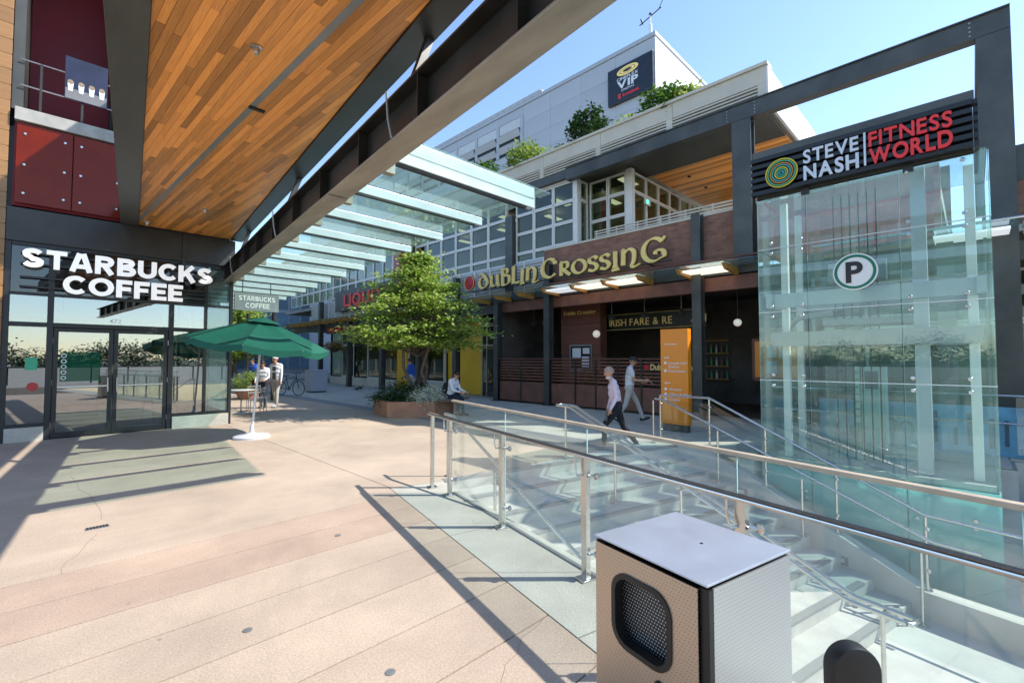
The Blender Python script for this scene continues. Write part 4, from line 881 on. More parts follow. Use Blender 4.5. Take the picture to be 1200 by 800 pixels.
bay([13.75 + i * 1.15 for i in range(7)], XD + .12, ZW)
pb('dark_pier', 'frame_steel', XD - .05, XD + .16, 13.25, 13.65, 4.3, 7.6)
for i in range(15):
    y0 = 21.8 + i * 1.1
    for c, d in zip([5.7, 6.5, 7.6], [6.49, 7.59, 8.28]): window(y0, y0 + 1.08, c, d, XD + .12, m='glass_window')
pb('red_blade', 'red_panel', XD - .6, XD + .1, 21.0, 21.6, 5.9, 8.0)
pb('window_head', 'white_frame', XD + .1, XD + .28, 10.2, 40, 8.29, 8.36)
# upper room lights seen through the glass
for i in range(8): pb('ceiling_light', 'warm_panel', 14.6 + (i % 2) * 1.4, 15.6 + (i % 2) * 1.4, 8.8 + i * 1.6, 9.1 + i * 1.6, 8.30, 8.33)
o = thing('exit_sign', 'small green and white exit sign hung at the terrace door', 'sign', (14.9, 8.1, 7.2)); MB().box(14.75, 15.15, 8.08, 8.12, 7.2, 7.42).build('case', 'white_frame', o); MB().box(14.85, 15.02, 8.074, 8.079, 7.24, 7.38).build('symbol', 'exit_green', o)
# terrace floor, roof, fascia
pb('terrace_floor', 'slab_concrete', XD + .26, 22, .4, 8.2, 5.2, 5.5); pb('terrace_back', 'brick', 21.8, 22, .4, 8.2, 5.5, 8.4) 
YR0 = 3.7
pb('roof_deck', 'cream_panel', XD + .1, 24, YR0 + .02, 40, 8.62, 9.5)
pb('soffit_panel', 'dark_panel', XD + .02, XD + 2.1, YR0 + .1, 40, 8.40, 8.47); 
cs = pb('terrace_soffit', 'cedar_far', XD + 2.11, 22, YR0 + .1, 8.2, 8.42, 8.47)
for i in range(34): pb('plank', 'cedar', XD + 2.12 + i * .19, XD + 2.12 + i * .19 + .183, YR0 + .11, 8.19, 8.402, 8.419, 0)
for x, y in ((16.4, 7.2), (17.9, 7.2), (16.4, 5.6), (17.9, 5.6)): MB().lathe((x, y, 8.37), [(.06, .03), (.06, 0), (.04, -.01)], 12).build('downlight', 'dark_steel', pub)
pb('edge_beam', 'frame_steel', XD - .06, XD + .1, YR0, 40, 8.36, 8.66)
for i in range(14):                            # cream fascia panels over three slots
    y0 = YR0 + i * 2.6; 
    if y0 > 36: break
    pb('fascia_panel', 'cream_panel', XD - .08, XD + .08, y0 + .006, y0 + 2.594, 9.04, 9.50)
    pb('fascia_post', 'cream_panel', XD - .08, XD + .08, y0 + .006, y0 + .20, 8.67, 9.036)
    pb('slot_back', 'black', XD + .06, XD + .09, y0 + .2, y0 + 2.6, 8.67, 9.036)
    for k in range(4): pb('slot_bar', 'cream_panel', XD - .07, XD + .05, y0 + .2, y0 + 2.6, 8.69 + k * .095, 8.735 + k * .095)
pb('roof_coping', 'cream_panel', XD - .14, XD + .3, YR0 - .06, 40, 9.505, 9.60, .01)
pb('roof_end', 'white_wall', XD - .06, 22, YR0 - .05, YR0 + .015, 8.5, 9.50)
pb('right_parapet', 'cream_panel', XD - .05, XD + .2, -9, .2, 4.2, 4.33)
# terrace rail: white louvred balustrade
tr = thing('terrace_rail', 'low white louvred rail along the brick terrace edge', 'railing', (XD + .15, 6, 5.9))
for k in range(3): MB().box(XD + .1, XD + .14, 2.0, 9.3, 5.96 + k * .09, 6.0 + k * .09).build('rail', 'cream_panel', tr)
for i in range(10): MB().box(XD + .11, XD + .13, 2.0 + i * .8, 2.04 + i * .8, 5.9, 6.2).build('post', 'cream_panel', tr)
# pub interior pieces
pb('timber_pier', 'rust_panel', 14.4, 14.8, 9.75, 11.6, 0, 3.94)
for i in range(24): pb('clad_board', 'fence_wood', 14.37, 14.399, 9.76, 11.59, 1.9 + i * .085, 1.98 + i * .085)
mb_ = thing('menu_case', 'framed menu board on the dark timber pier behind the patio fence', 'menu board', (14.35, 10.6, 1.2)); MB().box(14.33, 14.37, 10.1, 11.15, 1.25, 2.25).build('frame', 'steel_grey', mb_); MB().box(14.322, 14.329, 10.16, 11.09, 1.31, 2.19).build('sheet', 'black', mb_)
for (a, b, c, d) in ((10.2, 10.5, 1.9, 2.12), (10.6, 11.0, 1.75, 2.12), (10.22, 10.55, 1.4, 1.8)): MB().box(14.315, 14.321, a, b, c, d).build('print', 'paper', mb_)
s2 = thing('pub_wall_sign', 'small gold DUBLIN CROSSING lettering high on the timber pier', 'sign', (14.36, 10.6, 3.4)); letters(s2, 'Dublin Crossing', (14.365, 11.45, 3.42), (0, -1, 0), UZ, .2, 'gold', .01, .015, width=1.5)
s3 = thing('pub_fare_sign', 'long dark board lettered IRISH FARE over the pub entrance', 'sign', (15, 8, 2.8)); MB().box(15.0, 15.08, 6.1, 9.9, 2.78, 3.36).build('board', 'black', s3)
for z in (2.79, 3.345): MB().box(14.99, 14.999, 6.12, 9.88, z, z + .012).build('border', 'gold', s3)
letters(s3, 'IRISH FARE & RE', (14.995, 9.75, 2.93), (0, -1, 0), UZ, .36, 'gold', .012, .012, 1, .08, width=2.5); letters(s3, 'AN', (14.995, 6.6, 2.93), (0, -1, 0), UZ, .36, 'gold', .012, .012, 1, .08)
for i, y in enumerate((6.6, 7.9, 9.2, 12.4, 13.0)):
    t = thing('patio_heater', ('heater lamp hung over the patio right of the gold-lettered board', 'heater lamp hung before the middle of the gold-lettered board', 'heater lamp hung at the pier end of the gold-lettered board', 'heater lamp hung over the patio between pier and corner column', 'heater lamp hung close to the corner column of the patio')[i], 'heater', (14.3, y, 3.2), 0, group='heaters hung over the patio'); MB().tube([(14.3, y, 3.3), (14.3, y, 3.95)], .012, 6).build('rod', 'steel_grey', t); MB().lathe((14.3, y, 3.12), [(.03, .2), (.10, .12), (.13, 0), (.05, -.02)], 14).build('shade', 'frame_steel', t, smooth=True)
gb = thing('globe_lamp', 'round white globe lamp on the timber pier', 'lamp', (14.2, 9.72, 2.6)); MB().ball((14.12, 9.74, 2.62), .14, 16).build('globe', 'globe_light', gb, smooth=True); MB().bar((14.2, 9.74, 2.62), (14.42, 9.78, 2.62), .04, .04).build('arm', 'dark_steel', gb)
gb = thing('globe_lamp', 'round white globe lamp hanging by the column next to the glass tower', 'lamp', (14.2, 4.6, 2.6)); MB().ball((13.9, 4.75, 2.75), .11, 16).build('globe', 'globe_light', gb, smooth=True); MB().tube([(13.9, 4.75, 2.88), (13.9, 4.75, 3.95)], .01, 6).build('arm', 'dark_steel', gb)
wp = thing('wall_picture', 'framed orange brown picture with pale panels on the wall right of the totem', 'picture', (14.6, 4.0, 1.2))
MB().box(14.6, 14.65, 3.3, 4.6, 1.1, 2.3).build('frame', 'rust_panel', wp); MB().box(14.59, 14.599, 3.38, 4.52, 1.18, 2.22).build('sheet', 'orange_sign', wp)
for a, b, c, d in ((3.95, 4.2, 1.75, 2.1), (3.95, 4.2, 1.3, 1.65), (3.6, 3.88, 1.75, 2.1)): MB().box(14.583, 14.589, a, b, c, d).build('print', 'paper', wp)
for k, y in enumerate((2.6, 5.1, 7.2, 8.8)):
    t = thing('bar_shelf', ('pale shelf unit at the back of the pub behind the lift tower side', 'pale shelf unit at the back of the pub behind the wall picture', 'pale shelf unit at the back of the pub behind the totem', 'pale shelf unit at the back of the pub near the timber pier')[k], 'shelf', (18.4, y, 0), 0, group='shelf units at the back of the pub')
    for z in (.9, 1.4, 1.9, 2.4): MB().box(18.3, 18.58, y - .6, y + .6, z, z + .04).build('shelf_board', 'wood_block', t)
    for z in (.94, 1.44, 1.94):
        for q in range(6): MB().lathe((18.42, y - .5 + q * .2, z), [(.04, 0), (.04, .2), (.015, .26), (.015, .34)], 8).build('bottle', ('emblem_green', 'counter', 'paper')[q % 3], t)
# tables inside the patio
for k, y in enumerate((6.6, 8.3, 10.2, 12.3)):
    t = thing('patio_table', ('patio table behind the fence lettering', 'patio table behind the fence beside the menu pier', 'patio table in front of the menu pier', 'patio table behind the fence near the yellow-walled entrance')[k], 'table', (14.0, y, 0), 0, group='patio tables behind the fence'); MB().box(13.7, 14.2, y - .35, y + .35, 1.0, 1.04).build('top', 'rust_panel', t); MB().tube([(13.95, y, 0), (13.95, y, 1.0)], .03, 8).build('leg', 'dark_steel', t)
# ---------------------------------------------------------------- patio fence
XF = 12.98
fen = thing('patio_fence', 'dark red timber patio fence with open slats above solid panels', 'fence', (XF, 9.6, 0))
fy = [5.65, 6.45, 7.3, 8.15, 9.0, 9.85, 10.97, 11.25, 12.5, 13.7]
for a, b in zip(fy[:-1], fy[1:]):
    if a == 10.97: continue
    MB().box(XF, XF + .03, a + .035, b - .035, .08, .82).build('panel', 'rust_panel', fen)
    for k in range(7): MB().box(XF, XF + .022, a + .035, b - .035, .90 + k * .112, .955 + k * .112).build('slat', 'fence_wood', fen)
for y in fy: MB().box(XF - .012, XF + .045, y - .03, y + .03, 0, 1.68).build('post', 'dark_steel', fen)
MB().box(XF - .03, XF + .06, 5.62, 13.73, 1.685, 1.73).build('top_rail', 'fence_wood', fen, bevel=.006)
s4 = thing('fence_sign', 'gold DUBLIN CROSSING lettering with a red dot on the patio fence', 'sign', (XF, 6.4, 1.3)); letters(s4, 'Dublin Crossing', (XF - .01, 6.98, 1.38), (0, -1, 0), UZ, .24, 'gold', .01, .012, width=1.42); MB().lathe((XF - .012, 7.12, 1.45), [(.085, 0), (.085, .012)], 20, 'X').build('dot', 'logo_red', s4)
# ---------------------------------------------------------------- awning: glass with timber blocks and light panels
aw = thing('glass_awning', 'narrow glass awning with timber blocks and lit panels under the pub sign', 'awning', (XD - .5, 8, 4.1))
for i in range(27):
    y = 3.2 + i * 1.25
    MB().box(XD - 1.15, XD - .12, y + .02, y + 1.23, 4.22, 4.235).build('glass_panel', 'glass_canopy', aw)
    b = MB(); b.extr([(XD - 1.1, y, 4.2), (XD - .13, y, 4.2), (XD - .13, y, 4.0), (XD - .95, y, 4.06)], (0, .09, 0)); b.build('timber_block', 'wood_block', aw, fixn=True)
    if i in (1, 3, 4, 5): MB().box(XD - .95, XD - .2, y + .15, y + 1.2, 4.1, 4.15).build('light_panel', 'warm_panel' if i < 5 else 'pale_panel', aw)
for i in range(7):
    y = -8.2 + i * 1.25
    MB().box(XD - 1.15, XD - .12, y + .02, y + 1.23, 4.22, 4.235).build('glass_panel', 'glass_canopy', aw)
    MB().box(XD - .95, XD - .2, y + .15, y + 1.2, 4.1, 4.15).build('light_panel', 'pale_panel', aw)
MB().box(XD - .121, XD - .06, 2.5, 40, 4.05, 4.3).build('back_channel', 'frame_steel', aw); MB().tube([(XD - 1.12, -9, 4.25), (XD - 1.12, 2.5, 4.25)], .03, 8).build('edge_tube', 'steel_rail', aw); MB().tube([(XD - .55, 3.2, 4.42), (XD - .55, 11, 4.42)], .03, 8).build('edge_tube', 'rust_panel', aw)
# ---------------------------------------------------------------- pub sign in an uncial hand
psn = thing('pub_sign', 'gold uncial DUBLIN CROSSING lettering with a round red badge over the awning', 'sign', (XD - .5, 11, 4.7))
def pen(strokes, y, z, sx, sz):
    """strokes drawn with a broad nib held at 30 degrees; x grows to the viewer's right (-Y)"""
    L = []
    for si, (pts, wf) in enumerate(strokes):
        P = []; k = len(pts)
        for i in range(k - 1):                   # Catmull-Rom
            p0, p1, p2, p3 = [Vector(pts[min(max(j, 0), k - 1)]) for j in (i - 1, i, i + 1, i + 2)]
            for t in [q / 6 for q in range(6)]: P.append(.5 * ((2 * p1) + (p2 - p0) * t + (2 * p0 - 5 * p1 + 4 * p2 - p3) * t * t + (3 * p1 - p0 - 3 * p2 + p3) * t ** 3))
        P.append(Vector(pts[-1])); nb = Vector((math.cos(rad(25)), math.sin(rad(25)))) ; A = []; B = []
        for i, p in enumerate(P):
            t = (P[min(i + 1, len(P) - 1)] - P[max(i - 1, 0)]).normalized(); n = Vector((-t.y, t.x)); wd = (.045 + .125 * abs(t.x * nb.y - t.y * nb.x)) * wf
            A.append(p + n * wd / 2); B.append(p - n * wd / 2)
        L.append((A, B, si))
    for nm, m, grow, dp, off in (('letter', 'gold', 0, .06, 0.), ('letter_back', 'gold_edge', .035, .03, .075)):
        mb = MB()
        for A, B, si in L:
            n = len(A); X = XD - .52 - si * .004 + off
            def q(a, b, s): c = (b - a); c = c.normalized() if c.length > 1e-6 else Vector((0, 1)); return a - c * grow * s
            rows = [(q(a, b, 1), q(b, a, 1)) for a, b in zip(A, B)]
            n0 = mb.pts([v for a, b in rows for v in ((X, y - a.x * sx, z + a.y * sz), (X, y - b.x * sx, z + b.y * sz), (X + dp, y - b.x * sx, z + b.y * sz), (X + dp, y - a.x * sx, z + a.y * sz))])
            for i in range(n - 1):
                a = n0 + 4 * i; b = a + 4
                for j in range(4): mb.f.append((a + j, a + (j + 1) % 4, b + (j + 1) % 4, b + j))
            mb.f += [(n0 + 3, n0 + 2, n0 + 1, n0), tuple(n0 + 4 * (n - 1) + j for j in range(4))]
        par = psn if nm == 'letter' else o_
        o_ = mb.build(nm, m, par, fixn=True)
O_ = lambda cx, cy, rx, ry, a0=0, a1=360, k=12: [(cx + rx * math.cos(rad(a0 + (a1 - a0) * i / k)), cy + ry * math.sin(rad(a0 + (a1 - a0) * i / k))) for i in range(k + 1)]
GL = {
 'd': (.78, [(O_(.4, .36, .30, .34, 80, 440), 1), ([(.62, .52), (.52, .75), (.30, .92), (.08, .93)], 1)]),
 'u': (.74, [([(.05, .70), (.16, .66), (.14, .25), (.28, .04), (.52, .12), (.60, .3)], 1), ([(.60, .72), (.60, .3), (.66, .02), (.78, .06)], 1.05)]),
 'B': (.66, [([(.06, .98), (.14, .93), (.14, .04)], 1.1), ([(.14, .93), (.42, .95), (.46, .72), (.16, .53)], 1), ([(.16, .53), (.56, .52), (.58, .12), (.30, -.01), (.08, .04)], 1)]),
 'L': (.52, [([(.08, .98), (.15, .92), (.13, .04)], 1.1), ([(.04, .03), (.30, .03), (.46, .0), (.52, .10)], 1.1)]),
 'i': (.26, [([(.06, .72), (.14, .66), (.12, .1), (.20, .0)], 1.1), ([(.0, -.10), (.26, -.06)], 1.4)]),
 'n': (.86, [([(.06, .74), (.14, .68), (.12, .02)], 1.1), ([(.12, .52), (.36, .74), (.58, .62), (.58, .2), (.50, -.06), (.62, -.12), (.84, -.02)], 1.05)]),
 'C': (.92, [(O_(.48, .52, .42, .50, 48, 318, 12), 1.2), ([(.78, .86), (.80, .70)], 1.2)]),
 'R': (.64, [([(.08, .72), (.14, .66), (.14, .0)], 1.05), ([(.14, .68), (.46, .68), (.46, .40), (.16, .33)], .95), ([(.26, .34), (.42, .16), (.62, .0)], 1.1)]),
 'O': (.74, [(O_(.37, .34, .32, .34, 60, 420), 1.05)]),
 'S': (.50, [([(.46, .60), (.32, .70), (.10, .62), (.12, .44), (.34, .34), (.44, .18), (.30, .0), (.04, .06)], 1.1)]),
 'I': (.30, [([(.06, .70), (.24, .70)], 1.3), ([(.15, .7), (.15, .0)], 1.05), ([(.04, .0), (.26, .0)], 1.3), ([(.0, -.16), (.32, -.12)], 1.3)]),
 'G': (.96, [(O_(.46, .50, .42, .52, 40, 300, 12), 1.15), ([(.66, .06), (.86, .16), (.80, .42), (.56, .44), (.52, .28)], 1.05), ([(.76, .84), (.86, .98), (.90, 1.04)], .9)]),
}
seq = ['d', 'u', 'B', 'L', 'i', 'n', ' ', 'C', 'R', 'O', 'S', 'S', 'I', 'n', 'G']
yl, yr = kY(560, XD - .5), kY(783, XD - .5); tot = sum(GL[c][0] + .07 if c != ' ' else .04 for c in seq) - .07
sxs = (yl - yr) / tot; x = 0
for c in seq:
    if c == ' ': x += .04; continue
    pen(GL[c][1], yl - x * sxs, 4.67, sxs, .66); x += GL[c][0] + .07
yb = kY(551, XD - .5)
bg = MB().lathe((XD - .55, yb, 4.98), [(0, -.02), (.30, -.015), (.33, .0), (.33, .05), (0, .055)], 32, 'X').build('badge', 'logo_red', psn, smooth=True)
for r in (.31, .2, .1): MB().tube([(XD - .575, yb + r * math.cos(a), 4.98 + r * math.sin(a)) for a in [2 * math.pi * i / 28 for i in range(29)]], .012, 6).build('badge_ring', 'gold' if r > .3 else 'red_letter', bg)
MB().box(XD - .43, XD - .40, yr - .1, yb + .4, 4.60, 4.64).build('sign_rail', 'dark_steel', psn)
for y in (yb, 13.5, 11.2, 9, 7): MB().box(XD - .40, XD - .02, y - .02, y + .02, 4.60, 4.63).build('bracket', 'dark_steel', psn)
for k in range(5):
    y0 = -5.6 + k * 1.5; window(y0, y0 + 1.46, .1, 2.5, 14.15, fm='white_frame'); window(y0, y0 + 1.46, 2.52, 3.6, 14.15, fm='white_frame')
pb('right_shop_wall', 'interior_wall', 15.4, 15.6, -8.9, 1.95, .02, 3.94)
# ---------------------------------------------------------------- shop fronts beyond the pub
pb('yellow_wall', 'yellow_wall', 14.3, 14.5, 16.35, 18.9, 0, 3.94); pb('lobby_wall', 'white_wall', 14.3, 14.5, 14.26, 14.9, 0, 3.94)
ed = MB(); X = 14.3
for a, b, c, d in ((14.95, 15.0, 0, 3.9), (15.95, 16.0, 0, 3.9), (16.28, 16.33, 0, 3.9), (15.0, 15.95, 2.3, 2.36), (15.0, 15.95, 3.2, 3.26), (16.0, 16.28, 2.3, 2.36)): ed.box(X, X + .08, a, b, c, d)
o = ed.build('entrance_frame', 'cream_panel', pub); MB().box(X + .04, X + .05, 15.0, 16.28, 0, 3.9).build('pane', 'glass_window', o)
dd = MB().box(X - .03, X - .002, 15.02, 15.93, .02, 2.29).build('door', 'interior_brown', pub); MB().box(X - .036, X - .031, 15.12, 15.83, .2, 2.15).build('pane', 'glass_window', dd); MB().tube([(X - .07, 15.13, .95), (X - .07, 15.13, 1.3)], .015, 8).build('handle', 'steel', dd)
pb('yellow_pier', 'yellow_wall', 14.0, 14.5, 22.3, 23.3, 0, 3.94)
for i, (y0, y1) in enumerate(((18.95, 20.6), (20.62, 22.27), (23.4, 25.2), (25.22, 27.0), (27.02, 28.8), (28.82, 30.6), (30.62, 32.4))):
    fm = 'white_frame' if i in (0, 1, 3, 5) else 'black_frame'
    window(y0, y1, .5, 2.6, 14.1, m='glass_window', fm=fm, fw=.07); window(y0, y1, 2.61, 3.9, 14.1, fm=fm, fw=.07); pb('shop_kerb', 'cream_panel', 14.08, 14.3, y0, y1, 0, .49)
o = thing('window_poster', 'large orange poster in the liquor shop window', 'poster', (14.2, 24.3, .8)); MB().box(14.22, 14.24, 23.7, 24.9, .8, 2.3).build('sheet', 'orange_sign', o); MB().ball((14.2, 24.2, 1.4), .28, 10, (.1, 1, 1.4)).build('dark_figure', 'navy', o)
lq = thing('liquor_sign', 'red LIQUOR lettering on a dark grey box sign above the shop row', 'sign', (XD - .3, 24, 5))
y0, y1 = kY(392, XD - .3), kY(497, XD - .3)
MB().box(XD - .3, XD - .02, y1, y0, 4.75, 6.0).build('sign_box', 'frame_steel', lq); letters(lq, 'LIQUOR', (XD - .31, kY(403, XD - .3), 4.98), (0, -1, 0), UZ, 1.02, 'red_letter', .06, .03, 1, .08, width=5.6); letters(lq, 'STORE', (XD - .31, kY(403, XD - .3) - 6.1, 4.98), (0, -1, 0), UZ, 1.02, 'red_letter', .06, .03, 1, .08, width=2.6)
lq2 = thing('liquor_entrance_sign', 'small red LIQUOR STORE letters under the far awning', 'sign', (XD, 28, 3.6)); MB().box(XD - .3, XD - .22, 26.2, 30.6, 3.35, 3.85).build('board', 'black', lq2); letters(lq2, 'LIQUOR STORE', (XD - .305, 30.3, 3.46), (0, -1, 0), UZ, .4, 'red_letter', .02, .02, 1, .07, width=3.9)

# ================================================================ STEEL PORTAL AND LIFT TOWER
pf = thing('steel_portal', 'tall dark steel portal frame standing beside the glass lift tower', 'steel frame', (XD, 2, 0))
def ibeam(n, a, b, wd, ht, up): MB().bar(a, b, wd, ht, up).build(n, 'frame_steel', pf, bevel=.006)
for y, z0 in ((-.44, 0), (4.25, 4.25)):
    MB().box(XD - .36, XD - .33, y - .24, y + .24, z0, 8.12).build('column_flange', 'frame_steel', pf); MB().box(XD - .06, XD - .03, y - .24, y + .24, z0, 8.12).build('column_flange', 'frame_steel', pf); MB().box(XD - .329, XD - .061, y - .02, y + .02, z0, 8.12).build('column_web', 'frame_steel', pf)
MB().box(XD - .36, XD - .33, -.68, 10.2, 8.13, 8.54).build('beam_web', 'frame_steel', pf); MB().box(XD - .40, XD - .09, -.68, 10.2, 8.541, 8.57).build('beam_flange', 'frame_steel', pf); MB().box(XD - .329, XD - .09, -.68, 10.2, 8.13, 8.16).build('beam_flange', 'frame_steel', pf)
for y in (-.12, 3.9, 4.6):
    for k in range(4): MB().lathe((XD - .365, y, 8.2 + k * .09), [(0, -.012), (.018, -.01), (.02, .003)], 8, 'X').build('bolt', 'steel_grey', pf)
MB().box(XD - .05, 17.6, -.4, -.2, 8.16, 8.5).build('return_beam', 'frame_steel', pf); MB().box(17.3, 17.6, -.45, -.15, 5.5, 8.15).build('rear_column', 'frame_steel', pf)
# -------- lift tower
XT, YT0, YT1, XT2 = 8.8, -.22, 2.65, 10.55
tw = thing('lift_tower', 'frameless pale green glass lift tower with steel frame inside', 'lift tower', (XT, 1.2, LOW))
ysp = [YT0, .72, 1.9, YT1]; zsp = [-.05, 1.35, 2.52, 3.62, 4.54]
for a, b in zip(ysp[:-1], ysp[1:]):
    for c, d in zip(zsp[:-1], zsp[1:]):
        MB().box(XT, XT + .016, a + .008, b - .008, c + .008, d - .008).build('glass_panel', 'glass_tower', tw)
        MB().box(XT + .002, XT + .014, b - .0075, b - .0045, c + .01, d - .01).build('panel_edge', 'glass_edge', tw)
    MB().box(XT, XT + .02, a + .008, b - .008, LOW + .02, -.06).build('skirt_panel', 'glass_teal', tw)
for z in zsp[1:-1]: MB().box(XT - .004, XT + .02, YT0, YT1, z - .006, z + .006).build('joint_bar', 'white_alu', tw)
for a, b in ((XT + .03, 9.65), (9.67, XT2)):
    for c, d in zip(zsp[:-1], zsp[1:]):
        for Y in (YT0, YT1 - .016): MB().box(a, b, Y, Y + .016, c + .008, d - .008).build('side_panel', 'glass_tower', tw)
    MB().box(a, b, YT0, YT0 + .02, LOW + .02, -.06).build('skirt_panel', 'glass_teal', tw)
for c, d in zip(zsp[:-1], zsp[1:]):
    for a, b in ((YT0 + .02, 1.2), (1.22, YT1 - .02)): MB().box(XT2, XT2 + .016, a, b, c + .008, d - .008).build('rear_panel', 'glass_tower', tw)
MB().box(XT + .24, XT + .34, YT0 + .05, YT1 - .02, LOW, -.08).build('plinth', 'pale_concrete', tw); MB().box(XT + .2, XT2 + .1, YT0 + .04, YT1 - .02, -.075, .0).build('lift_lobby_slab', 'pale_concrete', tw)
for y in (YT0 + .25, .62, 1.98, YT1 - .22):
    for z in [-.55, -.45] + [q + e for q in zsp[1:] for e in (-.09, .09) if q + e < 4.5]:
        MB().lathe((XT - .02, y, z), [(0, -.012), (.026, -.008), (.03, .0), (.024, .018)], 14, 'X').build('glass_fixing', 'steel', tw, smooth=True)
for y in (YT0 + .2, YT1 - .3):
    for x in (XT + .5, XT2 - .3): MB().box(x - .055, x + .055, y - .055, y + .055, .0, 4.5).build('lift_column', 'white_frame', tw, bevel=.01)
MB().box(XT + .42, XT + .6, .45, .62, 0, 4.6).build('guide_rail', 'light_louvre', tw)
for z0, z1 in ((1.94, 2.18), (2.62, 2.86)): MB().box(XT + .3, XT + .42, YT0 + .12, YT1 - .1, z0, z1).build('ring_beam', 'steel_grey', tw); MB().box(XT2 - .25, XT2 - .13, YT0 + .12, YT1 - .1, z0, z1).build('ring_beam', 'steel_grey', tw)
for y in (YT0 + .06, YT1 - .16): MB().box(XT + .2, XT2 - .1, y, y + .1, 2.62, 2.86).build('side_beam', 'steel_grey', tw)
MB().box(XT + .05, XT2, YT0 + .03, YT1 - .03, 4.56, 4.575).build('glass_roof', 'glass_tower', tw)
for k in range(6): MB().tube([(XT + 1.0, 1.1 + k * .12, 0), (XT + 1.0, 1.1 + k * .12, 4.6)], .01, 6).build('lift_cable', 'dark_steel', tw)
MB().box(XT + .7, XT + .82, .95, 1.75, 3.0, 3.35).build('motor_unit', 'steel_grey', tw, bevel=.02); MB().tube([(XT + .75, 1.7, 2.5), (XT + .7, 2.2, 2.45), (XT + .7, 2.35, 2.3)], .05, 8).build('pipe', 'steel_grey', tw, smooth=True)
MB().box(XT + .9, XT2 - .2, .62, 1.85, .02, 2.3).build('lift_car', 'glass_clear', tw); MB().box(XT + .88, XT2 - .18, .6, 1.87, 2.3, 2.4).build('car_roof', 'steel_grey', tw)
tm = thing('ticket_machine', 'white metal machine cabinet with a row of buttons seen through the lift tower', 'machine', (11.0, 1.65, 0))
yy0, yy1 = kY(1036, 11.), kY(1008, 11.)
MB().box(11.0, 11.4, yy0, yy1, 0, 1.56).build('cabinet', 'machine_white', tm, bevel=.01); MB().box(10.985, 10.999, yy0 + .1, yy1 - .06, 1.15, 1.48).build('window', 'black', tm)
for k in range(8): MB().box(10.975, 10.999, yy1 + .03, yy1 + .1, .5 + k * .14, .59 + k * .14).build('button', 'machine_white', tm)
MB().box(11.0, 11.4, yy1 + .01, yy1 + .12, 0, 1.56).build('side_strip', 'steel_grey', tm)
# parking disc on the glass
pk = thing('parking_sign', 'round white parking sign with a green ring and black P on the lift glass', 'sign', (XT - .03, kY(1005, XT), 2.8)); yp, zp = kY(1005, XT), 3.06
MB().lathe((XT - .05, yp, zp), [(0, 0), (.285, 0), (.285, .02), (0, .02)], 40, 'X').build('disc', 'parking_white', pk)
rg = MB().lathe((XT - .054, yp, zp), [(.225, 0), (.265, 0), (.265, .003), (.225, .003)], 40, 'X'); rg.f = rg.f[:-2]; rg.build('ring', 'parking_green', pk)
letters(pk, 'P', (XT - .056, yp + .115, zp - .155), (0, -1, 0), UZ, .44, 'parking_black', .004, .03)
# fitness sign on top
FY0, FY1 = -.10, 2.56
fs = thing('fitness_sign', 'black louvred STEVE NASH FITNESS WORLD sign crowning the lift tower', 'sign', (XT - .2, 1.2, 4.6))
ZF0, ZF1 = 4.54, 5.16
for k in range(6): MB().bar((XT - .10, FY0 + .02, ZF0 + .05 + k * .115), (XT - .10, FY1 + .12, ZF0 + .05 + k * .115), .14, .07).build('slat', 'black', fs, bevel=.004)
MB().box(XT - .16, XT + .1, FY0 - .0, FY1 + .1, ZF1 + .02, ZF1 + .16).build('crown', 'frame_steel', fs, bevel=.006); MB().box(XT - .0, XT + .04, FY0 + .02, FY1 + .08, ZF0 - .03, ZF1 + .02).build('back_plate', 'dark_panel', fs)
for k in range(6): MB().box(XT - .14, XT + 1.2, FY0 - .03, FY0 + .015, ZF0 + .02 + k * .115, ZF0 + .085 + k * .115).build('return_slat', 'black', fs)
for y in (.6, 1.9): MB().box(XT - .03, XT + .0, y - .06, y + .06, ZF0 - .1, ZF0 + .6).build('bracket', 'dark_steel', fs)
ky = lambda px: kY(600 + (px - 600) * 1.017, XT - .2); XL = XT - .19
letters(fs, 'STEVE', (XL, ky(941), 4.89), (0, -1, 0), UZ, .30, 'silver_letter', .03, .02, 1, .1, width=ky(941) - ky(1006)); letters(fs, 'NASH', (XL, ky(941), 4.62), (0, -1, 0), UZ, .32, 'silver_letter', .03, .03, 1, .1, width=ky(941) - ky(1006))
MB().box(XL - .03, XL, ky(1014.5), ky(1012), 4.62, 5.12).build('divider', 'silver_letter', fs)
letters(fs, 'FITNESS', (XL, ky(1018), 4.89), (0, -1, 0), UZ, .30, 'red_letter', .03, .02, 1, .1, width=ky(1018) - ky(1117)); letters(fs, 'WORLD', (XL, ky(1018), 4.62), (0, -1, 0), UZ, .32, 'red_letter', .03, .03, 1, .1, width=ky(1018) - ky(1117))
ye, ze = ky(915), 4.83
em = MB().lathe((XL - .0, ye, ze), [(0, -.02), (.245, -.02), (.245, .0)], 32, 'X').build('emblem', 'black', fs)
for r, mm in ((.235, 'emblem_yellow'), (.205, 'emblem_green'), (.165, 'emblem_orange'), (.135, 'emblem_teal'), (.095, 'emblem_yellow'), (.065, 'emblem_green'), (.03, 'emblem_teal')):
    MB().tube([(XL - .028, ye + r * math.cos(a), ze + r * math.sin(a)) for a in [2 * math.pi * i / 32 for i in range(33)]], .0105, 6).build('emblem_ring', mm, em)
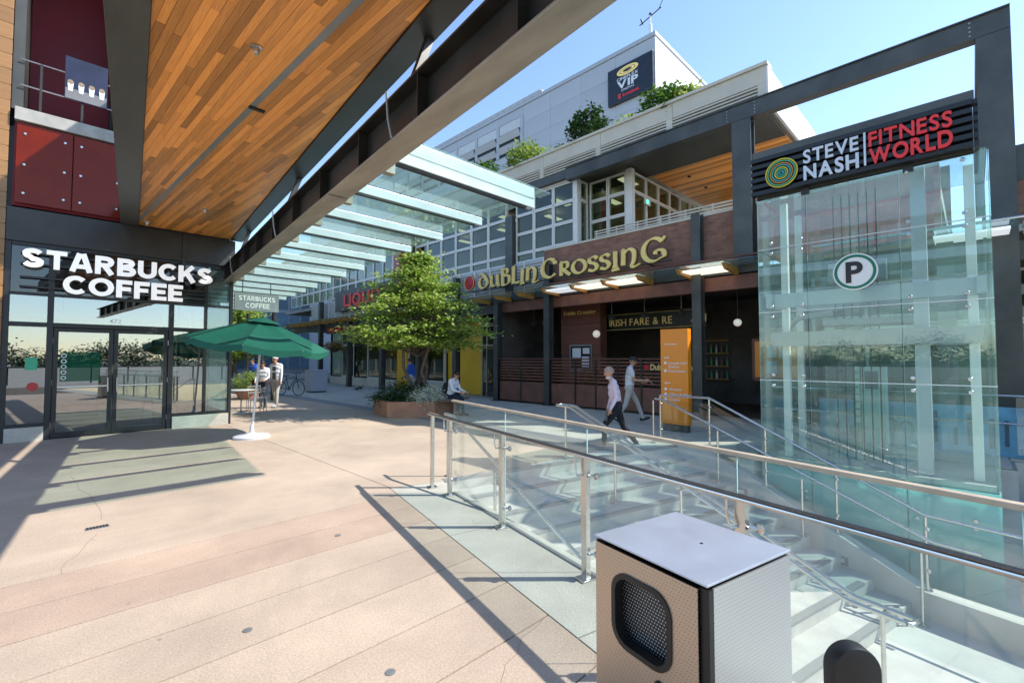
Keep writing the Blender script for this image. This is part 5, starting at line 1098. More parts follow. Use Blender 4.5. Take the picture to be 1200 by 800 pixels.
# blue mural behind the tower, right glass rail
mu = thing('blue_mural', 'low blue painted panel with dark lettering shapes behind the lift tower', 'mural', (11.9, 1, 0))
MB().box(11.9, 11.96, -4, 2.4, 0.0, .86).build('panel', 'mural_blue', mu); rr = random.Random(5)
for i in range(27):
    y = -3.9 + i * .23 + rr.uniform(-.04, .04); h = rr.uniform(.2, .6); z = rr.uniform(.08, .2)
    if rr.random() < .5: MB().box(11.89, 11.899, y, y + rr.uniform(.03, .08), z, z + h).build('ink_shape', 'mural_ink', mu)
    else: MB().tube([(11.892, y + .09 * math.cos(a), z + h / 2 + .14 * math.sin(a)) for a in [rr.uniform(4, 6) * q / 10 for q in range(11)]], .018, 5).build('ink_shape', 'mural_ink', mu)
g3 = thing('terrace_guard', 'steel and glass guard on the upper terrace right of the lift tower', 'railing', (11.7, -3, 0))
for y in (-.9, -2.2, -3.5, -4.8): MB().box(11.68, 11.72, y - .02, y + .02, 0, 1.08).build('post', 'steel_rail', g3)
for a, b in ((-.95, 2.6), (-2.15, -.95), (-3.45, -2.25), (-4.75, -3.55)):
    MB().box(11.69, 11.702, a, b if b < 0 else -.5, .08, 1.05).build('glass_panel', 'glass_guard', g3)
for z in (.6, 1.08): MB().tube([(11.68, -4.8, z), (11.68, 3.2, z)], .02, 8).build('rail', 'steel_rail', g3)

# ================================================================ CINEMA BUILDING
XC = 24.0; YC0 = 12.4
cin = thing('cinema_building', 'tall pale grey panelled cinema block behind the planted roof', 'building', (XC, 20, 0))
def cb(n, m, x0, x1, y0, y1, z0, z1, bev=0, par=None): return MB().box(x0, x1, y0, y1, z0, z1).build(n, m, par or cin, bevel=bev)
cb('core', 'white_wall', XC + .06, 44, YC0 + .05, 62, 0, 20.2); cb('end_wall', 'white_wall', XC, 44, YC0, YC0 + .045, 9, 20.3); cb('roof_trim', 'grey_panel', XC - .08, 44.1, YC0 - .06, 62, 20.2, 20.45, .02)
pmx = unit_mesh('cladding_panel', 'grey_panel', .004); ph = 1.24
for r in range(9):
    z = 20.18 - ph * (r + .5); y = YC0 + .02
    for c in range(18):
        ln = 2.6; yc = y + ln / 2; y += ln
        if 22.3 < yc < 42 and r in (0, 1, 2):
            if r == 0: piece(pmx, 'cladding_panel', cin, (XC + .02, yc, 19.84), (.08, ln - .012, .66))
            if r == 2: piece(pmx, 'cladding_panel', cin, (XC + .02, yc, 16.74), (.08, ln - .012, .52))
            continue
        if yc < 50: piece(pmx, 'cladding_panel', cin, (XC + .02, yc, z), (.08, ln - .012, ph - .012))
cb('window_recess', 'black', XC + .05, XC + .058, 22.9, 41, 17.0, 19.5)
for i in range(7):                             # louvred strip: post, top panel and two tilted blades to each bay
    y0 = 22.95 + i * 2.55
    cb('window_post', 'grey_panel', XC - .08, XC + .04, y0 - .14, y0 + .14, 17.0, 19.5); cb('top_light', 'light_louvre', XC - .02, XC + .04, y0 + .16, y0 + 2.4, 18.75, 19.48)
    for z in (18.35, 17.5): MB().obox((XC - .12, y0 + 1.28, z), (.05, 2.25, .5), Matrix.Rotation(rad(-28), 3, 'Y')).build('louvre_blade', 'grey_panel', cin)
cs = thing('cinema_sign', 'square black CINEPLEX VIP sign high on the grey cinema wall', 'sign', (XC - .2, 13.9, 17))
MB().box(XC - .22, XC - .03, 12.45, 15.45, 17.1, 19.3).build('board', 'sign_navy', cs, bevel=.02); XK = XC - .225
yk = 14.8
for a, b, mm in ((.72, .26, 'gold'), (.52, .16, 'sign_navy'), (.48, .14, 'gold'), (.30, .085, 'sign_navy')):
    e = MB(); n = e.pts([(XK - .01 - (.75 - a) * .02, yk - .72 + a * math.cos(t), 18.87 + b * math.sin(t)) for t in [2 * math.pi * i / 32 for i in range(32)]] + [(XK + .005, yk - .72 + a * math.cos(t), 18.87 + b * math.sin(t)) for t in [2 * math.pi * i / 32 for i in range(32)]])
    e.f.append(tuple(n + i for i in range(32))); e.f += [(n + i, n + 32 + i, n + 32 + (i + 1) % 32, n + (i + 1) % 32) for i in range(32)]; e.build('emblem', mm, cs, fixn=True)
letters(cs, 'CINEPLEX', (XK, yk, 18.39), (0, -1, 0), UZ, .25, 'silver_letter', .01, .02, 1, .08, width=1.42); letters(cs, 'VIP', (XK, yk - .02, 17.90), (0, -1, 0), UZ, .62, 'silver_letter', .01, .035, 1, .08, width=1.4)
letters(cs, 'CINEMAS', (XK, yk - .3, 17.70), (0, -1, 0), UZ, .17, 'silver_letter', .01, .01, 1, .12, width=.86); letters(cs, 'Scotiabank', (XK, yk - .4, 17.36), (0, -1, 0), UZ, .25, 'red_letter', .01, .02, 1, .06, width=1.08); letters(cs, 'S', (XK, yk - .08, 17.33), (0, -1, 0), UZ, .36, 'red_letter', .01, .05, 1, .06)
an = thing('roof_mast', 'thin white mast with a small weather instrument on the cinema roof corner', 'mast', (XC + .4, 12.9, 20.4))
MB().lathe((XC + .4, 12.9, 20.4), [(.10, 0), (.10, .9), (.04, 1.0), (.04, 1.5)], 10).build('pole', 'white_wall', an); MB().tube([(XC + .4, 13.6, 21.6), (XC + .4, 12.2, 22.0)], .035, 6).build('arm', 'dark_steel', an); MB().tube([(XC + .4, 13.4, 21.6), (XC + .4, 13.5, 21.95)], .05, 8).build('sensor', 'dark_steel', an); MB().tube([(XC + .4, 12.4, 21.9), (XC + .4, 12.1, 22.4)], .02, 6).build('vane', 'dark_steel', an); MB().ball((XC + .4, 12.9, 21.95), .09, 8).build('cap', 'dark_steel', an)
# glass tower farther off
gt = thing('glass_office_tower', 'distant white gridded glass tower rising behind the cinema', 'tower', (52, 66, 0))
MB().box(50, 66, 44, 100, 0, 41).build('core', 'far_glass', gt)
wm = unit_mesh('spandrel', 'far_white', .01); wv = unit_mesh('fin', 'far_white', .01)
for k in range(14): piece(wm, 'spandrel', gt, (49.95, 72, 41 - k * 1.9), (.3, 56, .55)); piece(wm, 'spandrel', gt, (58, 43.95, 41 - k * 1.9), (16, .3, .55))
for k in range(38): piece(wv, 'fin', gt, (49.9, 44.2 + k * 1.5, 28), (.35, .16, 26))
eb = thing('mall_end_block', 'pale blue glass block closing the far end of the mall', 'building', (2, 62, 0))
MB().box(-14, 30, 62, 74, 0, 13).build('core', 'far_white', eb)
for c in range(29):
    for r_ in range(5): windowx(-13.6 + c * 1.46, -12.2 + c * 1.46, .4 + r_ * 2.5, 2.6 + r_ * 2.5, 61.88, eb, m='far_glass', fm='far_white')
lb_ = thing('left_shop_block', 'white framed shop block past the coffee shop on the left of the mall', 'building', (0, 40, 0))
MB().box(-14, 2.6, 31, 60, 0, 9).build('core', 'far_white', lb_)
for c in range(18):
    f = MB(); y0 = 31.3 + c * 1.58
    for z0, z1 in ((.3, 3.4), (4.0, 6.0), (6.3, 8.3)): o = MB().box(2.6, 2.68, y0, y0 + 1.45, z0, z1).build('window', 'far_white', lb_); MB().box(2.681, 2.69, y0 + .08, y0 + 1.37, z0 + .08, z1 - .08).build('pane', 'far_glass', o)
MB().box(2.6, 4.0, 31, 60, 3.55, 3.8).build('awning', 'dark_panel', lb_)
# ================================================================ ORANGE WAYFINDING TOTEM
c = G(789, 505); XO = c.x; yo0, yo1 = kY(806, XO), kY(774, XO)
ot = thing('wayfinding_totem', 'tall orange wayfinding totem with white arrows and place names', 'sign', (XO, (yo0 + yo1) / 2, 0))
MB().box(XO + .03, XO + .15, yo0 + .03, yo1 - .03, 0, .17).build('plinth', 'dark_panel', ot); MB().box(XO, XO + .18, yo0, yo1, .171, 2.42).build('body', 'orange_sign', ot, bevel=.008)
yw = yo1 - yo0; tx = lambda t, u, z, s: letters(ot, t, (XO - .004, yo1 - u * yw, z), (0, -1, 0), UZ, s, 'white_letter', .003, .012, 1, .09)
def arrow(u, z, d):
    y = yo1 - u * yw; MB().box(XO - .004, XO - .001, y - .07, y + .07, z - .01, z + .01).build('arrow_shaft', 'white_letter', ot)
    for s in (-1, 1): MB().bar((XO - .0035, y - d * .07, z), (XO - .0035, y - d * .02, z + s * .05), .003, .022, (1, 0, 0)).build('arrow_head', 'white_letter', ot)
arrow(.23, 1.74, 1); arrow(.25, 1.14, -1)
for t, z in (('Canada Line', 1.585), ('Station', 1.50), ('Restrooms', 1.40), ('Winners', .965), ('Office Building', .845), ('Cinema', .725)):
    tx(t, .3, z, .085)
    if t != 'Station': MB().lathe((XO - .004, yo1 - .18 * yw, z + .03), [(.036, 0), (.036, .004)], 16, 'X').build('dot', 'white_letter', ot)
for k in range(5): MB().lathe((XO - .004, yo1 - (.2 + k * .09) * yw, 2.06), [(.018, 0), (.018, .004)], 10, 'X').build('dot', 'white_letter', ot)
# ================================================================ VEGETATION
def leaves(mb, c, n, R, size, rng, flat=.5, droop=.2, aspect=.5):
    for _ in range(n):
        d = Vector((rng.gauss(0, 1), rng.gauss(0, 1), rng.gauss(0, 1) * flat)); d = d * (R / 1.6)
        p = c + d; s = size * rng.uniform(.65, 1.35)
        nrm = Vector((rng.gauss(0, .55), rng.gauss(0, .55), 1 - droop * 0)).normalized(); a = rng.uniform(0, 6.28); t = Vector((math.cos(a), math.sin(a), rng.uniform(-.5, .15))); t = (t - nrm * t.dot(nrm)).normalized(); b = nrm.cross(t)
        n0 = mb.pts([p, p + t * s * .5 + b * s * aspect * .5, p + t * s, p + t * s * .5 - b * s * aspect * .5]); mb.f.append((n0, n0 + 1, n0 + 2, n0 + 3))
def limb(mb, a, b, r0, r1, rng, k=5, wob=.06):
    a, b = Vector(a), Vector(b); L = (b - a).length; P = [a.lerp(b, i / k) + Vector((rng.gauss(0, 1), rng.gauss(0, 1), rng.gauss(0, .5))) * (wob * L * (0 if i in (0, k) else 1) * .5) for i in range(k + 1)]; mb.tube(P, r0, 8, r2=r1); return P
def tree(label, loc, H, rx, z0, nclus, per, size, m, seed, trunks=1, flat=.42, group=None, name='tree', R=.38, shape=1.0, cone=False):
    rng = random.Random(seed); loc = Vector(loc); t = thing(name, label, 'tree', loc, 0, group); tk = MB(); lf = MB()
    cz = loc.z + (z0 + H) / 2; hz = (H - z0) / 2
    for k in range(trunks):
        a = rng.uniform(0, 6.28); base = loc + Vector((math.cos(a), math.sin(a), 0)) * (.12 if trunks > 1 else 0); top = loc + Vector((math.cos(a) * rx * .3, math.sin(a) * rx * .3, H * .72)) if trunks > 1 else loc + Vector((0, 0, H * .85))
        limb(tk, base, top, .07 * H / 4.5, .02, rng, 6)
    for k in range(nclus):
        u = (rng.random() ** shape) * 2 - 1; a = rng.uniform(0, 6.28)
        if cone:
            h_ = (u + 1) / 2; lay = round(h_ * 6) / 6 + rng.gauss(0, .045); u = max(-1, min(1.02, lay * 2 - 1)); lob = .80 + .2 * math.sin(a * 3 + seed) + .10 * math.sin(a * 5 + lay * 9)
            rr_ = rx * lob * max(.05, (1 - min(1, max(0, lay)) ** 1.7) ** .75 if lay > .15 else .8 + lay) * math.sqrt(rng.uniform(.05, 1.05))
            cc = Vector((loc.x + rr_ * math.cos(a), loc.y + rr_ * math.sin(a), cz + u * hz - .22 * (rr_ / rx) ** 2 + .05)); leaves(lf, cc, per, R * rng.uniform(.6, 1.3), size, rng, flat * rng.uniform(.35, .9), aspect=.55)
            if k % 3 == 0: limb(tk, loc + Vector((rng.gauss(0, .08), rng.gauss(0, .08), max(z0 * .8, (cc.z - loc.z) * .8))), cc, .02, .004, rng, 4)
            continue
        w_ = math.sqrt(max(.02, 1 - abs(u) ** 1.7)) if u < 0 else max(.06, (1 - u ** shape) ** .85)
        rr_ = rx * w_ * math.sqrt(rng.uniform(.12, 1)) * rng.uniform(.85, 1.12)
        cc = Vector((loc.x + rr_ * math.cos(a), loc.y + rr_ * math.sin(a), cz + u * hz + .12 * rr_ / rx))
        leaves(lf, cc, per, R * rng.uniform(.6, 1.3), size, rng, flat * rng.uniform(.4, .9), aspect=.55)
        if k % 3 == 0: limb(tk, loc + Vector((0, 0, max(z0 * .7, (cc.z - loc.z) * .62))) + Vector((rng.gauss(0, .06), rng.gauss(0, .06), 0)), cc, .022 * H / 4.5, .005, rng, 4)
    tk.build('trunk', 'bark', t, smooth=True); lf.build('crown', m, t); return t
def bush(label, loc, rx, rz, n, size, m, seed, cat='shrub', group=None, name='shrub', stems=True, ry=None):
    rng = random.Random(seed); loc = Vector(loc); t = thing(name, label, cat, loc, 0, group); lf = MB(); sm = MB(); ry = ry or rx
    for k in range(n):
        a = rng.uniform(0, 6.28); u = rng.random() ** .5; z = rng.random() ** .7 * rz * (1 - .55 * u * u)
        leaves(lf, loc + Vector((math.cos(a) * rx * u, math.sin(a) * ry * u, z)), 14, rx * .16 + .04, size, rng, .8)
    lf.build('foliage', m, t)
    for k in range(5): a = rng.uniform(0, 6.28); sm.tube([loc, loc + Vector((math.cos(a) * rx * .5, math.sin(a) * ry * .5, rz * .7))], .012, 5, r2=.005)
    sm.build('stem', 'bark', t); return t
# planter with tree
pc = LD(-3.0, 14.6); hexr = 1.35
plt = thing('brick_planter', 'six-sided brick red planter with a timber bench edge around a leafy tree', 'planter', (pc.x, pc.y, 0))
hexp = [(pc.x + hexr * math.cos(rad(18 + 60 * i)), pc.y + hexr * math.sin(rad(18 + 60 * i))) for i in range(6)]
hexi = [(pc.x + (hexr - .2) * math.cos(rad(18 + 60 * i)), pc.y + (hexr - .2) * math.sin(rad(18 + 60 * i))) for i in range(6)]
wl = MB(); n = wl.pts([(*p, 0) for p in hexp] + [(*p, .46) for p in hexp] + [(*p, .46) for p in hexi] + [(*p, .3) for p in hexi])
for i in range(6):
    j = (i + 1) % 6; wl.f += [(n + i, n + j, n + 6 + j, n + 6 + i), (n + 6 + i, n + 6 + j, n + 12 + j, n + 12 + i), (n + 12 + i, n + 12 + j, n + 18 + j, n + 18 + i)]
wl.build('wall', 'planter_brick', plt, bevel=.012); MB().prism(hexi, .25, .36).build('soil', 'soil', plt)
def bench_edge(i, over):
    a, b = Vector((*hexp[i], 0)), Vector((*hexp[(i + 1) % 6], 0)); mid = (a + b) / 2; out = (mid - Vector((pc.x, pc.y, 0))).normalized(); t = (b - a).normalized()
    for k in range(4): q = mid + out * (over - .19 + k * .12); MB().bar(q - t * .62 + UZ * .49, q + t * .62 + UZ * .49, .105, .04).build('bench_slat', 'bench_wood', plt)
    for s in (-.5, 0, .5): MB().bar(mid + t * s - out * .12 + UZ * .465, mid + t * s + out * (over + .2) + UZ * .465, .03, .012).build('bench_bracket', 'steel', plt)
faces = sorted(range(6), key=lambda i: (Vector((*hexp[i], 0)) + Vector((*hexp[(i + 1) % 6], 0))).dot(LD(1, -.35)))
bench_edge(faces[-1], .18); bench_edge(faces[0], .18)
tree('leafy green tree with layered branches growing from the brick planter', (pc.x, pc.y, .36), 4.5, 2.4, 1.8, 400, 48, .13, 'leaf_tree', 11, trunks=4, flat=.42, name='planter_tree', R=.36, shape=1.5, cone=True)
rng = random.Random(2); q = pc + LD(-.35, -.1)
bush('dark clipped evergreen hedge filling the brick planter', (q.x, q.y, .36), .95, .62, 330, .07, 'leaf_dark', 21, name='hedge'); q = pc + LD(.45, -.75); bush('white flowering plant spilling at the front of the brick planter', (q.x, q.y, .40), .52, .5, 170, .06, 'flower_white', 22, name='flowering_plant', cat='plant')
# roof planting
rs = (('loose pale shrub at the left end of the cream roof edge', 566, 189, 1.1, 1.4, 'leaf_mid'), ('bushy yellow green shrub on the roof below the cinema louvres', 622, 167, 1.15, 1.3, 'leaf_light'), ('dark rounded shrub on the roof left of the black cinema sign', 692, 138, .95, 1.7, 'leaf_dark'), ('sprawling green shrub on the roof just under the black cinema sign', 785, 104, 1.15, 1.0, 'leaf_mid'), ('low pale plant on the roof between the two larger shrubs', 740, 125, .6, .5, 'leaf_light'), ('low trailing plant along the roof edge beside the dark shrub', 662, 152, .7, .4, 'leaf_light'), ('bright low plant on the roof near its cream corner', 806, 95, .7, .8, 'leaf_light'))
for i, (lb, px, py, rx, rz, mm) in enumerate(rs):
    X = XD + .75; bush(lb, (X, kY(px, X), 9.5), rx * .8, rz, int(130 * rx), .17, mm, 40 + i, group='shrubs on the planted roof', name='roof_shrub')
# flowers behind the patio fence
for i, y in enumerate((6.2, 7.6, 9.4, 11.9, 13.1)):
    t = bush(('red and yellow flowers in a trough behind the patio fence gate end', 'red and green flowers behind the fence slats by the totem', 'mixed flowers behind the fence slats near the pier', 'red flowers behind the fence slats left of the steel column', 'yellow green flowers at the far corner of the patio fence')[i], (13.32, y, .78), .22, .62, 60, .075, 'flower_mix', 60 + i, cat='plant', group='flower troughs behind the fence', name='trough_flowers', ry=.55)
    MB().box(13.18, 13.46, y - .55, y + .55, .0, .82).build('trough', 'dark_panel', t)
# far trees along the mall
for i, (x, y, H, rx) in enumerate(((7.6, 30, 5.0, 2.0), (9.2, 38, 6.0, 2.4), (8.3, 47, 8.0, 3.2), (12, 54, 9, 3.5), (5.0, 53, 9.5, 3.6))):
    tree(('pale leafy street tree just beyond the hanging sign', 'second leafy tree farther along the mall walk', 'taller tree near the far end of the mall', 'large tree closing the far end of the mall by the shop row', 'large tree closing the far end of the mall beyond the coffee shop')[i], (x, y, 0), H, rx, 1.7, 90, 34, .26, 'leaf_tree' if i < 2 else 'leaf_mid', 80 + i, group='trees along the far mall', name='street_tree', R=.75)
# hanging baskets
for i, (px, py) in enumerate(((392, 402),)):
    X = XD - 1.1; y = kY(px, X); t = bush('trailing flower basket hanging from the far awning', (X, y, 2.2), .55, .6, 70, .12, 'flower_mix', 90 + i, cat='flower basket', name='hanging_basket')
    MB().tube([(X, y, 2.5), (X, y, 4.2)], .01, 5).build('chain', 'dark_steel', t); MB().lathe((X, y, 2.1), [(.05, 0), (.25, .12), (.32, .3)], 14).build('basket', 'soil', t)
# ================================================================ UMBRELLA, CAFE TABLE, POTS, BIN, BICYCLE
ub = G(297, 512); utop = ub + LD(.18, .05) + UZ * 2.58
um = thing('patio_umbrella', 'open dark green market umbrella on a pale round base outside the coffee shop', 'umbrella', (ub.x, ub.y, 0))
MB().lathe((ub.x, ub.y, 0), [(.36, 0), (.36, .045), (.33, .065), (.12, .085), (.05, .12), (.035, .28)], 32).build('base', 'umbrella_base', um, smooth=True)
MB().tube([ub + UZ * .1, utop], .024, 12).build('pole', 'white_pole', um, smooth=True)
ax = (utop - ub).normalized(); ax = (ax + LD(.06, -.03)).normalized(); u1 = ax.orthogonal().normalized(); u2 = ax.cross(u1); NS = 8; RU = 1.42; cn = MB(); tipz = .52
def upt(a, r): return utop + (u1 * math.cos(a) + u2 * math.sin(a)) * (r * RU) - ax * (tipz * (r ** 1.12))
K = 6; J = 6
for sct in range(NS):
    a0, a1 = 2 * math.pi * sct / NS + .3, 2 * math.pi * (sct + 1) / NS + .3; n = len(cn.v)
    for i in range(K + 1):
        r = .05 + .95 * i / K
        for j in range(J + 1):
            f = j / J; p = upt(a0, r).lerp(upt(a1, r), f) - ax * (.11 * r * 4 * f * (1 - f) * .6); cn.v.append(p)
    for i in range(K):
        for j in range(J): a = n + i * (J + 1) + j; cn.f.append((a, a + 1, a + J + 2, a + J + 1))
    n = len(cn.v)                                # valance
    for j in range(J + 1):
        f = j / J; p = upt(a0, 1).lerp(upt(a1, 1), f) - ax * (.11 * 4 * f * (1 - f) * .6); cn.v += [p, p - ax * (.13 + .012 * math.sin(j * 2.1))]
    for j in range(J): a = n + 2 * j; cn.f.append((a, a + 2, a + 3, a + 1))
    rb = MB().tube([utop - ax * .05, upt(a0, 1) - ax * .02], .009, 6).build('rib', 'white_pole', um); MB().tube([utop - ax * .75, upt(a0, .52) - ax * .03], .007, 6).build('strut', 'white_pole', rb)
cn.build('canopy', 'green_cloth', um, smooth=True); MB().lathe(utop + UZ * .0, [(.1, -.03), (.06, .02), (.02, .07), (0, .08)], 12).build('finial', 'green_cloth', um, smooth=True); cp = MB()
for sct in range(NS):
    a0, a1 = 2 * math.pi * sct / NS + .3, 2 * math.pi * (sct + 1) / NS + .3; n = cp.pts([utop + ax * .05, upt(a0, .27) + ax * .055, upt(a1, .27) + ax * .055]); cp.f.append((n, n + 1, n + 2))
cp.build('vent_cap', 'green_cloth', um)
def cafe_chair(loc, rot, label):
    t = thing('cafe_chair', label, 'chair', loc, rot, group='wire chairs at the cafe table'); M = Matrix.Translation(loc) @ Matrix.Rotation(rot, 4, 'Z'); B = lambda: MB(M)
    for k in range(6): B().box(-.2 + k * .068, -.14 + k * .068, -.2, .2, .44, .455).build('seat_slat', 'steel_grey', t)
    for sx in (-1, 1): B().tube([(-.19, sx * .2, 0), (-.18, sx * .2, .45), (-.24, sx * .2, .84)], .011, 8).build('leg', 'steel_grey', t); B().tube([(.2, sx * .2, 0), (.18, sx * .2, .45)], .011, 8).build('leg', 'steel_grey', t)
    for z in (.6, .7, .8): B().bar((-.2 - (z - .45) * .12, -.2, z), (-.2 - (z - .45) * .12, .2, z), .012, .05).build('back_slat', 'steel_grey', t)
tb = G(284, 484); ct = thing('cafe_table', 'small round metal cafe table beside the coffee shop corner', 'table', tb)
MB().lathe((tb.x, tb.y, .72), [(0, 0), (.36, 0), (.37, .012), (.36, .025), (0, .026)], 24).build('top', 'light_louvre', ct, smooth=True); MB().tube([tb, tb + UZ * .72], .025, 10).build('column', 'steel_grey', ct); MB().lathe(tb, [(.24, 0), (.24, .012), (.04, .05)], 20).build('base', 'steel_grey', ct)
for dl, dd_, ro, lb in ((.55, -.2, 2.6, 'wire cafe chair on the open side of the round table'), (-.3, -.6, 1.2, 'wire cafe chair in front of the round table'), (.15, .65, -1.4, 'wire cafe chair behind the round table')): q = tb + LD(dl, dd_); cafe_chair((q.x, q.y, 0), ro, lb)
pp = G(292, 467); pt = bush('pale yellow green bush in a terracotta pot near the far couple', (pp.x, pp.y, .38), .62, .78, 110, .10, 'leaf_light', 95, name='potted_bush', cat='plant'); MB().lathe((pp.x, pp.y, 0), [(.36, 0), (.5, .38), (.53, .44), (.46, .44), (.44, .36), (0, .36)], 20).build('pot', 'terracotta', pt, smooth=True)
gbn = G(371, 459); ab = math.atan2(1, 1); gb = thing('grey_block_bin', 'pale grey square bin standing in front of the far shops', 'bin', (gbn.x, gbn.y, 0))
MB().box(gbn.x - .42, gbn.x + .42, gbn.y - .42, gbn.y + .42, .06, 1.1).build('body', 'grey_bin', gb, bevel=.02); MB().box(gbn.x - .36, gbn.x + .36, gbn.y - .36, gbn.y + .36, 0, .06).build('plinth', 'black', gb); MB().box(gbn.x - .44, gbn.x + .44, gbn.y - .44, gbn.y + .44, 1.1, 1.14).build('lid', 'grey_bin', gb, bevel=.008)
bk = G(340, 463); bi = thing('bicycle', 'black bicycle parked beyond the strolling couple', 'bicycle', (bk.x, bk.y, 0)); BM = Matrix.Translation((bk.x, bk.y, 0)) @ Matrix.Rotation(rad(-62), 4, 'Z')
for x in (-.52, .52):
    wh = MB(BM).tube([(x + .33 * math.cos(a), 0, .34 + .33 * math.sin(a)) for a in [2 * math.pi * i / 28 for i in range(29)]], .018, 8).build('wheel', 'rubber', bi, smooth=True)
    for i in range(9): a = math.pi * i / 9; MB(BM).tube([(x + .32 * math.cos(a), 0, .34 + .32 * math.sin(a)), (x - .32 * math.cos(a), 0, .34 - .32 * math.sin(a))], .003, 4).build('spoke', 'steel', wh)
for a, b in (((-.52, 0, .34), (-.05, 0, .30)), ((-.05, 0, .30), (-.2, 0, .88)), ((-.05, 0, .30), (.38, 0, .82)), ((-.17, 0, .78), (.36, 0, .88)), ((-.52, 0, .34), (-.17, 0, .78)), ((.52, 0, .34), (.36, 0, 1.0))): MB(BM).tube([a, b], .016, 8).build('frame_tube', 'black', bi)
MB(BM).tube([(.40, -.26, 1.02), (.36, 0, 1.03), (.40, .26, 1.02)], .014, 8).build('handlebar', 'black', bi); MB(BM).obox((-.21, 0, .91), (.26, .13, .05)).build('saddle', 'black', bi, bevel=.02); MB(BM).lathe((-.05, .03, .3), [(.09, -.004), (.09, .004)], 16, 'Y').build('crank', 'steel_grey', bi)
# ================================================================ PEOPLE
def person(label, loc, rotz, cols, hair, height=1.75, voxel=.0105, lean=0., hipz=None, legs=((10, 10), (-10, -10)), arms=((15, 25), (-15, 0)), head=(0, 0), hairstyle='short', skin='skin', sit=False, seed=0, sleeves='long', drop=0., armout=(.10, .10)):
    """joints in the sagittal plane (forward = local x); legs/arms as (upper, lower) angles from straight down, forward positive; left then right"""
    S = height / 1.75; t = thing('person', label, 'person', loc, rotz); bones = []      # (a, b, ra, rb, material index)
    mats_ = [skin, cols[0], cols[1], cols[2]]     # skin, top, trousers, shoes
    hz = .92; hip = Vector((0, 0, hz)); ls, lc = math.sin(rad(lean)), math.cos(rad(lean)); up = Vector((ls, 0, lc)); fw = Vector((lc, 0, -ls))
    T = lambda f, l, u: hip + up * u + fw * f + Vector((0, l, 0))
    B = lambda a, b, ra, rb, m: bones.append((Vector(a), Vector(b), ra, rb, m))
    B(T(0, -.075, .0), T(0, .075, .0), .118, .118, 2); B(T(0, -.06, .06), T(0, .06, .06), .112, .112, 2)
    B(T(.005, -.055, .16), T(.005, .055, .16), .108, .108, 1); B(T(.01, -.075, .28), T(.01, .075, .28), .113, .113, 1); B(T(.0, -.105, .40), T(.0, .105, .40), .105, .105, 1); B(T(-.015, -.15, .50), T(-.015, .15, .50), .066, .066, 1); B(T(.0, -.05, .08), T(0, .05, .30), .12, .12, 1)
    nb = T(-.01, 0, .50); nt_ = T(.035, 0, .60); B(nb, nt_, .06, .054, 0)
    B(T(-.01, -.06, .535), T(-.01, .06, .535), .05, .05, 1)
    hy, hp = rad(head[0]), rad(head[1]); HM = Matrix.Rotation(hy, 3, 'Z') @ Matrix.Rotation(rad(lean * .4) + hp, 3, 'Y'); hc = nt_ + Vector((.02, 0, .095))
    H = lambda x, y, z: hc + HM @ Vector((x, y, z))
    B(H(-.018, 0, .03), H(.01, 0, .035), .088, .086, 0); B(H(.02, 0, -.03), H(.032, 0, -.075), .066, .046, 0); B(H(.088, 0, .012), H(.104, 0, -.018), .011, .016, 0)
    for s in (-1, 1): B(H(-.012, s * .078, .015), H(-.012, s * .084, -.02), .02, .014, 0)
    for (a, b), s in zip(legs, (1, -1)):
        h0 = T(0, s * .092, -.02); k = h0 + Vector((math.sin(rad(a)), 0, -math.cos(rad(a)))) * .42; an = k + Vector((math.sin(rad(b)), 0, -math.cos(rad(b)))) * .42
        B(h0, k, .092, .062, 2); B(k, an, .062, .047, 2); tl = rad(max(-40, min(20, b * .8))) ; fd = Vector((math.cos(tl), s * .12, math.sin(tl))).normalized()
        if sit: fd = Vector((1, s * .12, -.03)).normalized()
        B(an - fd * .05 + Vector((0, 0, -.035)), an + fd * .10 + Vector((0, 0, -.045)), .043, .042, 3); B(an + fd * .10 + Vector((0, 0, -.045)), an + fd * .17 + Vector((0, 0, -.052)), .042, .033, 3)
    hands = []
    for (a, b), s, ao in zip(arms, (1, -1), armout):
        s0 = T(-.015, s * .185, .48); d1 = Vector((math.sin(rad(a)), s * ao, -math.cos(rad(a)))).normalized(); e = s0 + d1 * .285
        d2 = Vector((math.sin(rad(b)), -s * ao * 1.6 if abs(b) > 40 else s * .03, -math.cos(rad(b)))).normalized(); wv_ = e + d2 * .25; mid = s0.lerp(e, .55)
        if sleeves == 'long': B(s0, e, .058, .045, 1); B(e, wv_, .045, .034, 1)
        else: B(s0, mid, .062, .056, 1); B(mid, e, .045, .041, 0); B(e, wv_, .041, .029, 0)
        sd_ = Vector((0, 1, 0)).cross(d2).normalized(); la = sd_.cross(d2).normalized()
        B(wv_, wv_ + d2 * .085, .03, .036, 0); pm_ = wv_ + d2 * .085
        for i, (o_, ln) in enumerate(((-.03, .07), (-.01, .08), (.01, .075), (.03, .058))):
            f0 = pm_ + sd_ * o_; f1 = f0 + d2 * ln * .55 + la * (.008); f2 = f1 + (d2 * .6 + la * .7 * s).normalized() * ln * .5; B(f0, f1, .0105, .0095, 0); B(f1, f2, .0095, .0085, 0)
        B(wv_ + d2 * .03 + sd_ * .028, wv_ + d2 * .075 + sd_ * .06, .013, .0105, 0); hands.append(pm_)
    low = min(min(a.z - ra, b.z - rb) for a, b, ra, rb, m in bones); shift = Vector((0, 0, -low - drop)); sc_ = S
    bones = [((a + shift) * sc_, (b + shift) * sc_, ra * sc_, rb * sc_, m) for a, b, ra, rb, m in bones]
    mb = MB()
    for a, b, ra, rb, m in bones:
        mb.ball(a, ra, 12); mb.ball(b, rb, 12)
        if (b - a).length > 1e-4: mb.tube([a, b], ra, 12, r2=rb)
    o = mb.build('body', skin, t, world=False)
